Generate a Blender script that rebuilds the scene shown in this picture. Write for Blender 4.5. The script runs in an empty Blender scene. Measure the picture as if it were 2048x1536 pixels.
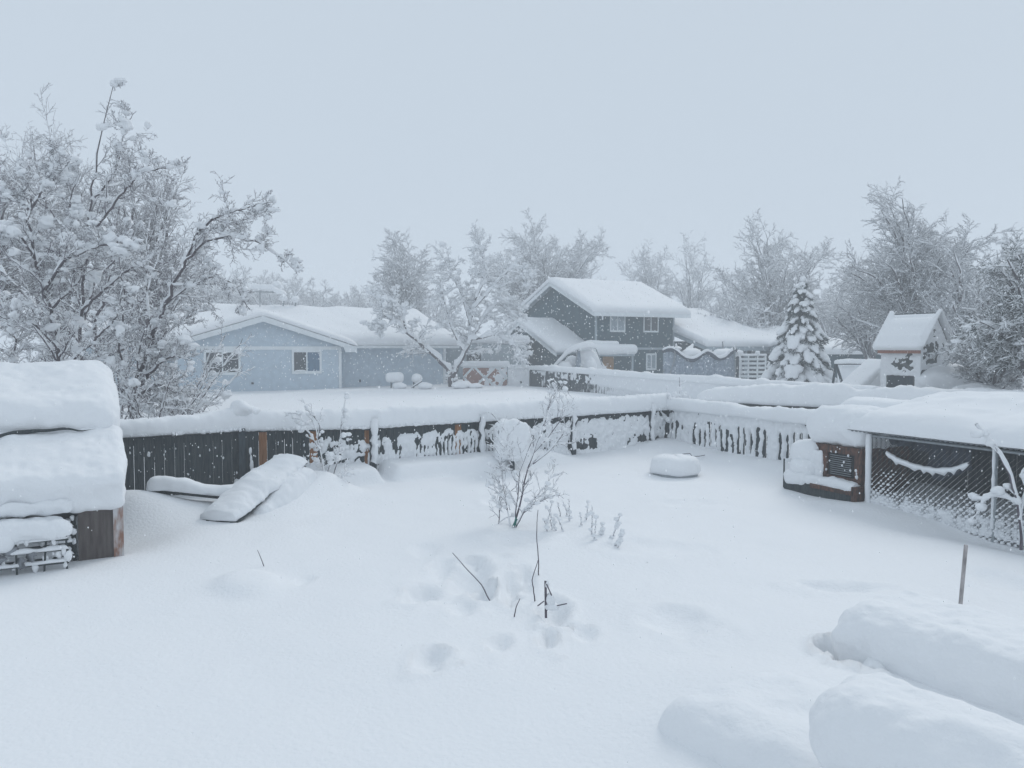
import bpy, math
import numpy as np
from math import radians as R, sin, cos, pi

# ------------------------------------------------------------------ camera
S = bpy.context.scene
COL = S.collection
F_PX, CAM_H, PITCH = 1550.0, 2.5, math.atan(73 / 1550.0)
cd = bpy.data.cameras.new("camera")
cd.sensor_width = 36.0
cd.lens = 36.0 * F_PX / 2048.0
cd.clip_start, cd.clip_end = 0.1, 2000
cam = bpy.data.objects.new("camera", cd)
cam.location = (0, 0, CAM_H)
cam.rotation_euler = (pi / 2 - PITCH, 0, 0)
COL.objects.link(cam)
S.camera = cam

# ------------------------------------------------------------------ sky, sun, exposure
w = bpy.data.worlds.new("World")
S.world = w
w.use_nodes = True
nt = w.node_tree
bg = nt.nodes["Background"]
sky = nt.nodes.new("ShaderNodeTexSky")
sky.sky_type = 'NISHITA'
sky.sun_disc = False
sky.sun_elevation = R(38)
sky.sun_rotation = R(150)
sky.air_density = 1.0
sky.dust_density = 6.0
sky.altitude = 1600
mx = nt.nodes.new("ShaderNodeMix")
mx.data_type = 'RGBA'
mx.inputs[0].default_value = 0.93          # the overcast: an even grey layer over the clear sky
nt.links.new(sky.outputs[0], mx.inputs[6])
mx.inputs[7].default_value = (5.95, 6.80, 7.68, 1)
nt.links.new(mx.outputs[2], bg.inputs[0])
bg.inputs[1].default_value = 0.1
sun = bpy.data.lights.new("sun", 'SUN')
sun.energy = 1.1
sun.angle = R(25)
sun.color = (1.0, 0.97, 0.93)
so = bpy.data.objects.new("sun", sun)
so.rotation_euler = (R(52), 0, R(150))
COL.objects.link(so)
S.view_settings.view_transform = 'Standard'
S.view_settings.look = 'None'
S.view_settings.gamma = 1
S.view_settings.exposure = 0
S.render.engine = 'CYCLES'
S.cycles.use_denoising = True
S.cycles.max_bounces = 6
S.cycles.diffuse_bounces = 3
S.cycles.volume_bounces = 3

# ------------------------------------------------------------------ helpers: pixels (2048 x 1536) to places
_F = np.array([0, cos(PITCH), -sin(PITCH)])
_U = np.array([0, sin(PITCH), cos(PITCH)])
_R = np.array([1.0, 0, 0])
O = np.array([0, 0, CAM_H])


def ray(px, py):
    return _F + _R * ((px - 1024) / F_PX) + _U * ((768 - py) / F_PX)


def at(px, py, Y):
    r = ray(px, py)
    return O + r * (Y / r[1])


def G(px, py, z=0.0):
    r = ray(px, py)
    return O + r * ((z - CAM_H) / r[2])


def A(*v):
    return np.array(v, float)


# ------------------------------------------------------------------ noise
def _h(ix, iy, iz, seed):
    x = (ix.astype(np.int64) * 374761393 + iy.astype(np.int64) * 668265263 + iz.astype(np.int64) * 2147483647 + seed * 974634777) & 0xFFFFFFFF
    x = ((x ^ (x >> 13)) * 1274126177) & 0xFFFFFFFF
    x = x ^ (x >> 16)
    x = (x * 2246822519) & 0xFFFFFFFF
    return ((x ^ (x >> 15)) & 0xFFFFFF) / float(0xFFFFFF) * 2 - 1


def noise(x, y, z=None, seed=0):
    x = np.asarray(x, float); y = np.asarray(y, float)
    z = np.zeros_like(x) if z is None else np.asarray(z, float)
    fx, fy, fz = np.floor(x), np.floor(y), np.floor(z)
    tx, ty, tz = x - fx, y - fy, z - fz
    tx, ty, tz = [t * t * (3 - 2 * t) for t in (tx, ty, tz)]
    ix, iy, iz = fx.astype(int), fy.astype(int), fz.astype(int)
    r = 0
    for a in (0, 1):
        for b in (0, 1):
            for c in (0, 1):
                wgt = (tx if a else 1 - tx) * (ty if b else 1 - ty) * (tz if c else 1 - tz)
                r = r + wgt * _h(ix + a, iy + b, iz + c, seed)
    return r


def fbm(x, y, z=None, seed=0, octv=3):
    r, amp, tot, f = 0, 1.0, 0.0, 1.0
    for i in range(octv):
        r = r + amp * noise(np.asarray(x) * f, np.asarray(y) * f, None if z is None else np.asarray(z) * f, seed + i * 17)
        tot += amp; amp *= 0.5; f *= 2.03
    return r / tot


def sstep(a, b, x):
    t = np.clip((x - a) / (b - a), 0, 1)
    return t * t * (3 - 2 * t)


# ------------------------------------------------------------------ materials
def mat(name, col, rough=0.8, var=0.0, scale=8.0, bump=0.0, bscale=40.0, streak=None, metal=0.0, spec=0.3, col2=None, sss=0.0):
    m = bpy.data.materials.new(name)
    m.use_nodes = True
    t = m.node_tree
    b = t.nodes["Principled BSDF"]
    b.inputs["Roughness"].default_value = rough
    b.inputs["Metallic"].default_value = metal
    b.inputs["Specular IOR Level"].default_value = spec
    b.inputs["Base Color"].default_value = (*col, 1)
    tc = t.nodes.new("ShaderNodeTexCoord")
    mp = t.nodes.new("ShaderNodeMapping")
    t.links.new(tc.outputs["Object"], mp.inputs[0])
    if streak:
        mp.inputs["Scale"].default_value = streak
    if var or col2:
        n = t.nodes.new("ShaderNodeTexNoise")
        n.inputs["Scale"].default_value = scale
        n.inputs["Detail"].default_value = 6
        t.links.new(mp.outputs[0], n.inputs["Vector"])
        cr = t.nodes.new("ShaderNodeValToRGB")
        c2 = col2 if col2 else tuple(min(1, c * (1 + var)) for c in col)
        c1 = col if col2 else tuple(c * (1 - var) for c in col)
        cr.color_ramp.elements[0].position = 0.36
        cr.color_ramp.elements[1].position = 0.64
        cr.color_ramp.elements[0].color = (*c1, 1)
        cr.color_ramp.elements[1].color = (*c2, 1)
        t.links.new(n.outputs["Fac"], cr.inputs[0])
        t.links.new(cr.outputs[0], b.inputs["Base Color"])
    if bump:
        n2 = t.nodes.new("ShaderNodeTexNoise")
        n2.inputs["Scale"].default_value = bscale
        n2.inputs["Detail"].default_value = 5
        t.links.new(mp.outputs[0], n2.inputs["Vector"])
        bp = t.nodes.new("ShaderNodeBump")
        bp.inputs["Strength"].default_value = bump
        bp.inputs["Distance"].default_value = 0.02
        t.links.new(n2.outputs["Fac"], bp.inputs["Height"])
        t.links.new(bp.outputs[0], b.inputs["Normal"])
    return m


SNOW = mat("snow", (0.85, 0.868, 0.888), 0.7, bump=0.5, bscale=24, spec=0.15)
FINE = mat("snow_fine", (0.84, 0.86, 0.882), 0.8, bump=0.35, bscale=55, spec=0.1)
FROST = mat("frosted_twig", (0.42, 0.45, 0.50), 0.9, var=0.25, scale=3)
BARK = mat("bark", (0.10, 0.088, 0.098), 0.9, var=0.4, scale=20, bump=0.5)
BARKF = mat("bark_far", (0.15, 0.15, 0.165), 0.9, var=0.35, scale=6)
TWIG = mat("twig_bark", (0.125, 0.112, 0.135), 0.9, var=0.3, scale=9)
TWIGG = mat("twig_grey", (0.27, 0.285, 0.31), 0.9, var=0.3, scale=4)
DWOOD = mat("weathered_wood", (0.022, 0.034, 0.04), 0.85, scale=6, bump=0.6, bscale=30, streak=(6, 6, 0.7), col2=(0.055, 0.068, 0.072))
POSTM = mat("post_wood", (0.04, 0.055, 0.065), 0.85, var=0.3, scale=9, bump=0.5, streak=(5, 5, 0.7))
NWOOD = mat("cedar_board", (0.20, 0.085, 0.03), 0.8, scale=6, bump=0.4, streak=(6, 6, 0.7), col2=(0.30, 0.15, 0.07))
BLUE = mat("blue_stucco", (0.485, 0.575, 0.65), 0.85, var=0.06, scale=3, bump=0.3, bscale=60)
TRIM = mat("white_trim", (0.74, 0.78, 0.80), 0.6, var=0.04, scale=3)
SLATE = mat("slate_siding", (0.034, 0.080, 0.100), 0.8, var=0.14, scale=2.2, bump=0.25, bscale=30, streak=(1, 1, 0.3))
TRIMB = mat("grey_trim", (0.34, 0.40, 0.44), 0.6, var=0.05, scale=3)
GLASS = mat("dark_glass", (0.018, 0.03, 0.04), 0.12, spec=0.5)
CURT = mat("curtain", (0.10, 0.17, 0.25), 0.8, var=0.3, scale=6, streak=(10, 10, 0.3))
BLIND = mat("window_blind", (0.30, 0.36, 0.40), 0.7, var=0.1, scale=6)
ORANGE = mat("oak_door", (0.42, 0.22, 0.08), 0.7, var=0.2, scale=5)
RED = mat("redwood", (0.30, 0.14, 0.10), 0.85, var=0.25, scale=14, bump=0.4, streak=(8, 8, 0.6))
CAMP = mat("camper_skin", (0.36, 0.41, 0.44), 0.5, var=0.08, scale=2)
TARP = mat("grey_net", (0.20, 0.25, 0.31), 0.9, scale=9, col2=(0.36, 0.41, 0.47))
TARPD = mat("dark_net_hem", (0.06, 0.075, 0.10), 0.9, var=0.2)
GREEN = mat("needles", (0.055, 0.078, 0.082), 0.9, var=0.5, scale=3)
BROWN = mat("brown_plywood", (0.075, 0.062, 0.058), 0.85, scale=5, bump=0.4, streak=(4, 4, 0.6), col2=(0.12, 0.105, 0.10))
PEEL = mat("peeling_paint", (0.26, 0.14, 0.10), 0.85, scale=16, streak=(1, 1, 0.35), col2=(0.52, 0.52, 0.53))
METAL = mat("galvanised", (0.30, 0.33, 0.35), 0.45, var=0.15, scale=14, metal=0.5)
PIPE = mat("pipe_tan", (0.36, 0.34, 0.34), 0.7, var=0.3, scale=20, streak=(1, 1, 0.5))
RUST = mat("rust_wood", (0.035, 0.026, 0.022), 0.8, scale=9, bump=0.4, streak=(3, 3, 1), col2=(0.145, 0.068, 0.046))
VOID = mat("dark_interior", (0.015, 0.02, 0.024), 0.9)
TIE = mat("green_tie", (0.03, 0.15, 0.13), 0.8)


# ------------------------------------------------------------------ geometry collector
class Geo:
    def __init__(self):
        self.V, self.Fs, self.n = [], [], 0

    def add(self, V, F, mi=0):
        V = np.asarray(V, float).reshape(-1, 3)
        F = np.asarray(F, np.int64)
        if len(F) == 0:
            return self
        self.V.append(V)
        self.Fs.append((F + self.n, mi))
        self.n += len(V)
        return self

    def box(self, c, s, ux=(1, 0, 0), uy=None, uz=(0, 0, 1), mi=0):
        ux = np.asarray(ux, float); ux = ux / np.linalg.norm(ux)
        uz = np.asarray(uz, float); uz = uz / np.linalg.norm(uz)
        if uy is None:
            uy = np.cross(uz, ux); uy /= np.linalg.norm(uy)
        M = np.array([ux, uy, uz])
        V = np.array([[a, b, d] for a in (-.5, .5) for b in (-.5, .5) for d in (-.5, .5)]) * np.asarray(s, float)
        Fq = [(0, 1, 3, 2), (4, 6, 7, 5), (0, 4, 5, 1), (2, 3, 7, 6), (0, 2, 6, 4), (1, 5, 7, 3)]
        return self.add(V @ M + np.asarray(c, float), Fq, mi)

    def bb(self, x0, x1, y0, y1, z0, z1, mi=0):
        return self.box(((x0 + x1) / 2, (y0 + y1) / 2, (z0 + z1) / 2), (x1 - x0, y1 - y0, z1 - z0), mi=mi)

    def beam(self, p, q, wd, ht, mi=0):
        p, q = np.asarray(p, float), np.asarray(q, float)
        d = q - p; L = np.linalg.norm(d); d = d / L
        ref = A(0, 0, 1) if abs(d[2]) < 0.95 else A(0, 1, 0)
        sx = np.cross(ref, d); sx /= np.linalg.norm(sx)
        up = np.cross(d, sx)
        return self.box((p + q) / 2, (L, wd, ht), ux=d, uy=sx, uz=up, mi=mi)

    def prism(self, poly, ext, mi=0):
        P = np.asarray(poly, float); n = len(P)
        V = np.vstack([P, P + np.asarray(ext, float)])
        self.V.append(V)
        self.Fs.append((np.array([[i, (i + 1) % n, (i + 1) % n + n, i + n] for i in range(n)]) + self.n, mi))
        self.Fs.append((np.array([list(range(n))[::-1]]) + self.n, mi))
        self.Fs.append((np.array([list(range(n, 2 * n))]) + self.n, mi))
        self.n += 2 * n
        return self

    def tubes(self, P, rad, k=5, mi=0, caps=False):
        V, F = tube_arr(P, rad, k)
        return self.add(V, F, mi)

    def tube(self, pts, r, k=8, mi=0):
        P = np.asarray(pts, float)[None]
        r = np.full((1, P.shape[1]), r) if np.isscalar(r) else np.asarray(r, float)[None]
        V, F = tube_arr(P, r, k)
        self.add(V, F, mi)
        n = P.shape[1]
        for e, d in ((0, 1), (n - 1, -1)):
            ring = [e * k + j for j in range(k)][::d]
            self.Fs.append((np.array([ring]) + self.n - n * k, mi))
        return self

    def build(self, name, mats, smooth=False, M=None):
        me = bpy.data.meshes.new(name)
        V = np.vstack(self.V)
        if M is not None:
            V = (V - M[0]) @ rotz(M[1])      # row vectors: inverse rotation
        me.vertices.add(len(V))
        me.vertices.foreach_set("co", V.astype(np.float32).ravel())
        tot = sum(f.size for f, _ in self.Fs)
        nf = sum(len(f) for f, _ in self.Fs)
        me.loops.add(tot)
        me.polygons.add(nf)
        me.loops.foreach_set("vertex_index", np.concatenate([f.ravel() for f, _ in self.Fs]).astype(np.int32))
        ln = np.concatenate([np.full(len(f), f.shape[1]) for f, _ in self.Fs])
        st = np.concatenate([[0], np.cumsum(ln)[:-1]])
        me.polygons.foreach_set("loop_start", st.astype(np.int32))
        me.polygons.foreach_set("material_index", np.concatenate([np.full(len(f), m) for f, m in self.Fs]).astype(np.int32))
        for m in (mats if isinstance(mats, (list, tuple)) else [mats]):
            me.materials.append(m)
        me.update(calc_edges=True)
        me.polygons.foreach_set("use_smooth", np.full(nf, bool(smooth)))
        me.validate()
        return me


def rotz(a):
    c, s = cos(a), sin(a)
    return np.array([[c, -s, 0], [s, c, 0], [0, 0, 1.0]])


def tube_arr(P, rad, k):
    """P (B,S,3), rad (B,S): open tubes as quads."""
    B, n, _ = P.shape
    T = np.gradient(P, axis=1)
    T /= np.linalg.norm(T, axis=2, keepdims=True) + 1e-9
    mt = T.mean(axis=1); mt /= np.linalg.norm(mt, axis=1, keepdims=True) + 1e-9
    ref = np.where(np.abs(mt[:, 2:3]) > 0.85, A(1, 0, 0)[None], A(0, 0, 1)[None])[:, None, :]
    U = np.cross(T, np.broadcast_to(ref, T.shape)); U /= np.linalg.norm(U, axis=2, keepdims=True) + 1e-9
    W = np.cross(U, T)
    a = np.arange(k) * 2 * pi / k
    V = P[:, :, None, :] + rad[:, :, None, None] * (U[:, :, None, :] * np.cos(a)[None, None, :, None] + W[:, :, None, :] * np.sin(a)[None, None, :, None])
    b = (np.arange(B) * n * k)[:, None, None]
    s = (np.arange(n - 1) * k)[None, :, None]
    j = np.arange(k)[None, None, :]; j2 = (np.arange(k) + 1)[None, None, :] % k
    F = np.stack([b + s + j, b + s + j2, b + s + k + j2, b + s + k + j], axis=-1).reshape(-1, 4)
    return V.reshape(-1, 3), F


def snow_arr(P, wd, ht, off, k=5):
    """rounded strips of snow lying on branches; wd, ht, off (B,S)."""
    B, n, _ = P.shape
    T = np.gradient(P, axis=1)
    T /= np.linalg.norm(T, axis=2, keepdims=True) + 1e-9
    U = np.cross(T, A(0, 0, 1)); U /= np.linalg.norm(U, axis=2, keepdims=True) + 1e-6
    W = np.cross(U, T)
    W = W * np.sign(W[:, :, 2:3] + 1e-9)
    C = P + W * off[:, :, None]
    a = np.arange(k) * 2 * pi / k + pi / 2
    V = C[:, :, None, :] + U[:, :, None, :] * (wd[:, :, None] * np.cos(a))[..., None] + W[:, :, None, :] * (ht[:, :, None] * np.sin(a))[..., None]
    b = (np.arange(B) * n * k)[:, None, None]
    s = (np.arange(n - 1) * k)[None, :, None]
    j = np.arange(k)[None, None, :]; j2 = (np.arange(k) + 1)[None, None, :] % k
    F = np.stack([b + s + j, b + s + j2, b + s + k + j2, b + s + k + j], axis=-1).reshape(-1, 4)
    return V.reshape(-1, 3), F


def _ico():
    t = (1 + 5 ** .5) / 2
    V = [(-1, t, 0), (1, t, 0), (-1, -t, 0), (1, -t, 0), (0, -1, t), (0, 1, t), (0, -1, -t), (0, 1, -t), (t, 0, -1), (t, 0, 1), (-t, 0, -1), (-t, 0, 1)]
    Fc = [(0, 11, 5), (0, 5, 1), (0, 1, 7), (0, 7, 10), (0, 10, 11), (1, 5, 9), (5, 11, 4), (11, 10, 2), (10, 7, 6), (7, 1, 8), (3, 9, 4), (3, 4, 2), (3, 2, 6), (3, 6, 8), (3, 8, 9), (4, 9, 5), (2, 4, 11), (6, 2, 10), (8, 6, 7), (9, 8, 1)]
    V = [np.array(v) / np.linalg.norm(v) for v in V]
    out0 = (np.array(V), np.array(Fc))
    res = [out0]
    for _ in range(2):
        cache = {}; nf = []
        def mid(a, b):
            key = (min(a, b), max(a, b))
            if key not in cache:
                m = V[a] + V[b]; V.append(m / np.linalg.norm(m)); cache[key] = len(V) - 1
            return cache[key]
        for a, b, c in Fc:
            ab, bc, ca = mid(a, b), mid(b, c), mid(c, a)
            nf += [(a, ab, ca), (b, bc, ab), (c, ca, bc), (ab, bc, ca)]
        Fc = nf
        res.append((np.array(V), np.array(Fc)))
    return res


ICO = _ico()


def blobs_arr(C, Sz, rng, lvl=1, rough=0.25):
    """C (N,3) centres, Sz (N,3) half sizes."""
    V0, F0 = ICO[lvl]
    N, m = len(C), len(V0)
    ofs = rng.uniform(0, 50, (N, 1, 3))
    q = V0[None] * 1.6 + ofs
    d = 1 + rough * noise(q[..., 0], q[..., 1], q[..., 2], 5)
    ang = rng.uniform(0, 2 * pi, N)
    ca, sa = np.cos(ang)[:, None], np.sin(ang)[:, None]
    V = V0[None] * d[..., None] * Sz[:, None, :]
    X = V[..., 0] * ca - V[..., 1] * sa; Y = V[..., 0] * sa + V[..., 1] * ca
    V = np.stack([X, Y, V[..., 2]], -1) + C[:, None, :]
    F = (F0[None] + (np.arange(N) * m)[:, None, None]).reshape(-1, 3)
    return V.reshape(-1, 3), F


def rbox_arr(size, r, n=(12, 12, 5), nz=0.0, nscale=2.0, seed=0, fine=0.0):
    """rounded box centred on the origin, its faces roughened by noise."""
    s = np.asarray(size, float) / 2
    r = min(r, s.min() * 0.999)
    Vs, Fs, base = [], [], 0
    for ax in range(3):
        for sg in (-1, 1):
            a, b = [i for i in range(3) if i != ax]
            na, nb = n[a], n[b]
            ua = np.linspace(-1, 1, na + 1); ub = np.linspace(-1, 1, nb + 1)
            ua = np.sign(ua) * (1 - (1 - abs(ua)) ** 1.35); ub = np.sign(ub) * (1 - (1 - abs(ub)) ** 1.35)
            UA, UB = np.meshgrid(ua, ub, indexing='ij')
            P = np.zeros((na + 1, nb + 1, 3))
            P[..., a] = UA * s[a]; P[..., b] = UB * s[b]; P[..., ax] = sg * s[ax]
            Vs.append(P.reshape(-1, 3))
            i = np.arange(na)[:, None] * (nb + 1) + np.arange(nb)[None]
            q = np.stack([i, i + 1, i + nb + 2, i + nb + 1], -1).reshape(-1, 4)
            flip = (sg > 0) == (ax == 1)
            Fs.append((q if flip else q[:, ::-1])[:, ::-1] + base)
            base += (na + 1) * (nb + 1)
    V = np.vstack(Vs); Fq = np.vstack(Fs)
    key = np.round(V, 6)
    _, idx, inv = np.unique(key, axis=0, return_index=True, return_inverse=True)
    inv = np.asarray(inv).ravel()
    V = V[idx]; Fq = inv[Fq]
    q = np.clip(V, -(s - r), s - r)
    d = V - q; L = np.linalg.norm(d, axis=1, keepdims=True) + 1e-9
    N = d / L
    V = q + N * r
    if nz:
        V = V + N * (nz * fbm(V[:, 0] * nscale, V[:, 1] * nscale, V[:, 2] * nscale, seed, 3))[:, None]
    if fine:
        V = V + N * (fine * fbm(V[:, 0] * nscale * 5, V[:, 1] * nscale * 5, V[:, 2] * nscale * 5, seed + 3, 2))[:, None]
    return V, Fq


def place_arr(V, c, ux=(1, 0, 0), uz=(0, 0, 1)):
    ux = np.asarray(ux, float); ux = ux / np.linalg.norm(ux)
    uz = np.asarray(uz, float); uz = uz - ux * np.dot(uz, ux); uz /= np.linalg.norm(uz)
    uy = np.cross(uz, ux)
    return V @ np.array([ux, uy, uz]) + np.asarray(c, float)


def loaf_arr(pts, wd, ht, step=0.08, k=12, nz=0.03, nscale=3.0, seed=0, taper=0.25, sag=0.15, fine=0.0):
    """long rounded loaf of snow following a line; pts = its underside."""
    P = np.asarray(pts, float)
    d = np.r_[0, np.cumsum(np.linalg.norm(np.diff(P, axis=0), axis=1))]
    n = max(4, int(d[-1] / step))
    t = np.linspace(0, d[-1], n)
    C = np.stack([np.interp(t, d, P[:, i]) for i in range(3)], -1)
    T = np.gradient(C, axis=0); T /= np.linalg.norm(T, axis=1, keepdims=True)
    for _ in range(2):
        T[1:-1] = (T[:-2] + T[1:-1] * 2 + T[2:]) / 4
    U = np.cross(T, A(0, 0, 1)); U /= np.linalg.norm(U, axis=1, keepdims=True) + 1e-9
    e = np.minimum(t, d[-1] - t) / max(taper, 1e-6)
    E = np.sqrt(np.clip(1 - (1 - np.clip(e, 0.0, 1)) ** 2, 0.0004, 1))
    wd = np.interp(t, np.linspace(0, d[-1], len(wd)), wd) if np.ndim(wd) else np.full(n, wd)
    ht = np.interp(t, np.linspace(0, d[-1], len(ht)), ht) if np.ndim(ht) else np.full(n, ht)
    a = np.arange(k) * 2 * pi / k + pi / k * 0.5
    ca, sa = np.cos(a), np.sin(a)
    pr = np.sign(ca) * np.abs(ca) ** 0.75
    pz = np.where(sa > 0, np.abs(sa) ** 0.8, -np.abs(sa) * sag)
    V = C[:, None, :] + U[:, None, :] * (pr[None, :, None] * (wd * E)[:, None, None] / 2)
    V[..., 2] += pz[None, :] * (ht * E)[:, None]
    if nz:
        nn = fbm(V[..., 0] * nscale, V[..., 1] * nscale, V[..., 2] * nscale, seed, 3)
        V[..., 2] += nz * nn * (pz > -0.01)
        V += U[:, None, :] * (nz * 0.7 * fbm(V[..., 0] * nscale + 9, V[..., 1] * nscale, V[..., 2] * nscale, seed + 7, 3))[..., None]
    if fine:
        nn = fbm(V[..., 0] * 14, V[..., 1] * 14, V[..., 2] * 14, seed + 31, 2)
        V += (V - C[:, None, :]) * (fine * nn)[..., None]
    i = (np.arange(n - 1) * k)[:, None]; j = np.arange(k)[None]; j2 = (np.arange(k) + 1)[None] % k
    F = np.stack([i + j, i + k + j, i + k + j2, i + j2], -1).reshape(-1, 4)
    return V.reshape(-1, 3), F


def roof_snow_arr(x0, x1, ys, zs, th, r=0.5, nx=60, nyq=40, nz=0.05, seed=0, r0=None, r1=None):
    """snow over a roof whose profile across is the polyline ys -> zs, running x0..x1 (local axes)."""
    ys, zs = np.asarray(ys, float), np.asarray(zs, float)
    X = np.linspace(0, 1, nx); X = 0.5 - 0.5 * np.cos(X * pi) * (1 - 0.0); X = x0 + (x1 - x0) * X
    Yp = np.linspace(0, 1, nyq); Yp = 0.5 - 0.5 * np.cos(Yp * pi); Yp = ys[0] + (ys[-1] - ys[0]) * Yp
    gx, gy = np.meshgrid(X, Yp, indexing='ij')
    prof = np.interp(gy, ys, zs)
    soft = sum(np.interp(gy + dd, ys, zs, left=zs[0], right=zs[-1]) for dd in (-.4, -.2, 0, .2, .4)) / 5
    ex = np.minimum((gx - x0) / (r0 or r), (x1 - gx) / (r1 or r))
    ey = np.minimum(gy - ys[0], ys[-1] - gy) / r
    ex, ey = np.clip(ex, 0, 1), np.clip(ey, 0, 1)
    E = np.sqrt(np.clip(1 - (1 - ex) ** 2, 0, 1)) * np.sqrt(np.clip(1 - (1 - ey) ** 2, 0, 1))
    inner = sstep(0.3, 1.0, np.minimum(ex, ey))
    z = prof * (1 - inner) + np.minimum(soft, prof + .2) * inner + th * E * (1 + 0.0)
    z = z + nz * fbm(gx * 0.8, gy * 0.8, None, seed, 3) * E
    top = np.stack([gx, gy, z], -1)
    bot = np.stack([gx, gy, prof - 0.004], -1)
    # bulge of the outer rim
    cx, cy = (x0 + x1) / 2, (ys[0] + ys[-1]) / 2
    bulge = 0.10 * np.sin(np.clip(E, 0, 1) * pi) * (E < 0.95)
    top[..., 0] += np.sign(gx - cx) * bulge * (ex < 1) * (ex <= ey)
    top[..., 1] += np.sign(gy - cy) * bulge * (ey < 1) * (ey < ex)
    n1, n2 = nx, nyq
    i = (np.arange(n1 - 1) * n2)[:, None] + np.arange(n2 - 1)[None]
    q = np.stack([i, i + n2, i + n2 + 1, i + 1], -1).reshape(-1, 4)
    V = np.vstack([top.reshape(-1, 3), bot.reshape(-1, 3)])
    return V, np.vstack([q, (q + n1 * n2)[:, ::-1]])


def plaster_arr(O0, U, N, L, z0, z1, f, res=0.025):
    """snow stuck on an upright face: f(u, z) = its depth, where it is below zero nothing sticks."""
    nu, nz_ = max(2, int(L / res)), max(2, int((z1 - z0) / res))
    u, z = np.meshgrid(np.linspace(0, L, nu), np.linspace(z0, z1, nz_), indexing='ij')
    h = f(u, z)
    V = np.asarray(O0, float)[None, None] + u[..., None] * np.asarray(U, float) + np.asarray(N, float) * np.clip(h, -0.03, 0.3)[..., None]
    V[..., 2] = z
    i = (np.arange(nu - 1) * nz_)[:, None] + np.arange(nz_ - 1)[None]
    q = np.stack([i, i + nz_, i + nz_ + 1, i + 1], -1).reshape(-1, 4)
    keep = (h.reshape(-1)[q] > -0.004).any(axis=1)
    q = q[keep]
    used, inv = np.unique(q, return_inverse=True)
    return V.reshape(-1, 3)[used], np.asarray(inv).reshape(q.shape)


# ------------------------------------------------------------------ scene objects
ROOT = {}


def thing(name, label, cat, loc, rot=0.0, group=None):
    o = bpy.data.objects.new(name, None)
    o.empty_display_size = 0.2
    COL.objects.link(o)
    o.location = tuple(float(v) for v in loc); o.rotation_euler = (0, 0, rot)
    o["label"] = label; o["category"] = cat
    if group:
        o["group"] = group
    ROOT[o.name] = (np.array(loc, float), rot)
    return o


def part(name, geo, m, parent, smooth=False, local=False, label=None, kind=None):
    M = ROOT[parent.name]
    me = geo.build(name, m, smooth, None if local else M)
    o = bpy.data.objects.new(name, me)
    COL.objects.link(o)
    o.parent = parent
    ROOT[o.name] = M
    if label:
        o["label"] = label
    if kind:
        o["kind"] = kind
    return o


def single(name, geo, m, label, cat, loc, smooth=False, group=None, kind=None):
    me = geo.build(name, m, smooth, (np.array(loc, float), 0.0))
    o = bpy.data.objects.new(name, me)
    COL.objects.link(o)
    o.location = tuple(float(v) for v in loc)
    ROOT[o.name] = (np.array(loc, float), 0.0)
    if label:
        o["label"] = label; o["category"] = cat
    if group:
        o["group"] = group
    if kind:
        o["kind"] = kind
    return o


#@@GROUND
# ------------------------------------------------------------------ ground
P0 = A(-4.61, 13.1); STEP = A(1.978, 1.362); FU = STEP / np.linalg.norm(STEP); FN = A(FU[1], -FU[0])   # FN faces the camera
CORNER = P0 + STEP * 4.25
END2 = A(6.3, 14.2)
F2U = (END2 - CORNER) / np.linalg.norm(END2 - CORNER); F2N = A(F2U[1], -F2U[0])


def dips():
    D = []   # pixel x, y, half width px, half height px, depth
    for (x, y, wx, wy, dp) in [(900, 1170, 60, 30, .05), (1330, 1100, 90, 12, .04), (845, 1190, 26, 16, .10), (885, 1140, 20, 14, .06), (945, 1152, 34, 20, .13), (968, 1185, 24, 14, .13), (1018, 1172, 16, 22, .12), (1045, 1160, 18, 20, .07),
                               (925, 1218, 26, 12, .05), (860, 1322, 24, 18, .10), (998, 1292, 18, 18, .07), (1097, 1280, 16, 18, .09), (1168, 1268, 24, 12, .06), (1108, 1222, 26, 22, .12),
                               (610, 1165, 16, 8, .03), (850, 1105, 26, 12, .03), (1040, 1085, 50, 9, .05), (1345, 1245, 60, 22, .07), (1668, 1340, 24, 26, .26), (1640, 1520, 50, 30, .15),
                               (1690, 1178, 70, 10, .07), (2000, 1165, 40, 20, .05), (1385, 1010, 60, 6, .03), (1000, 1008, 26, 8, .08)]:
        c = G(x, y)
        D.append((c[0], c[1], wx * c[1] / F_PX, wy * (c[1] ** 2) / (F_PX * CAM_H), dp))
    return D


DIPS = dips()


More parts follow.
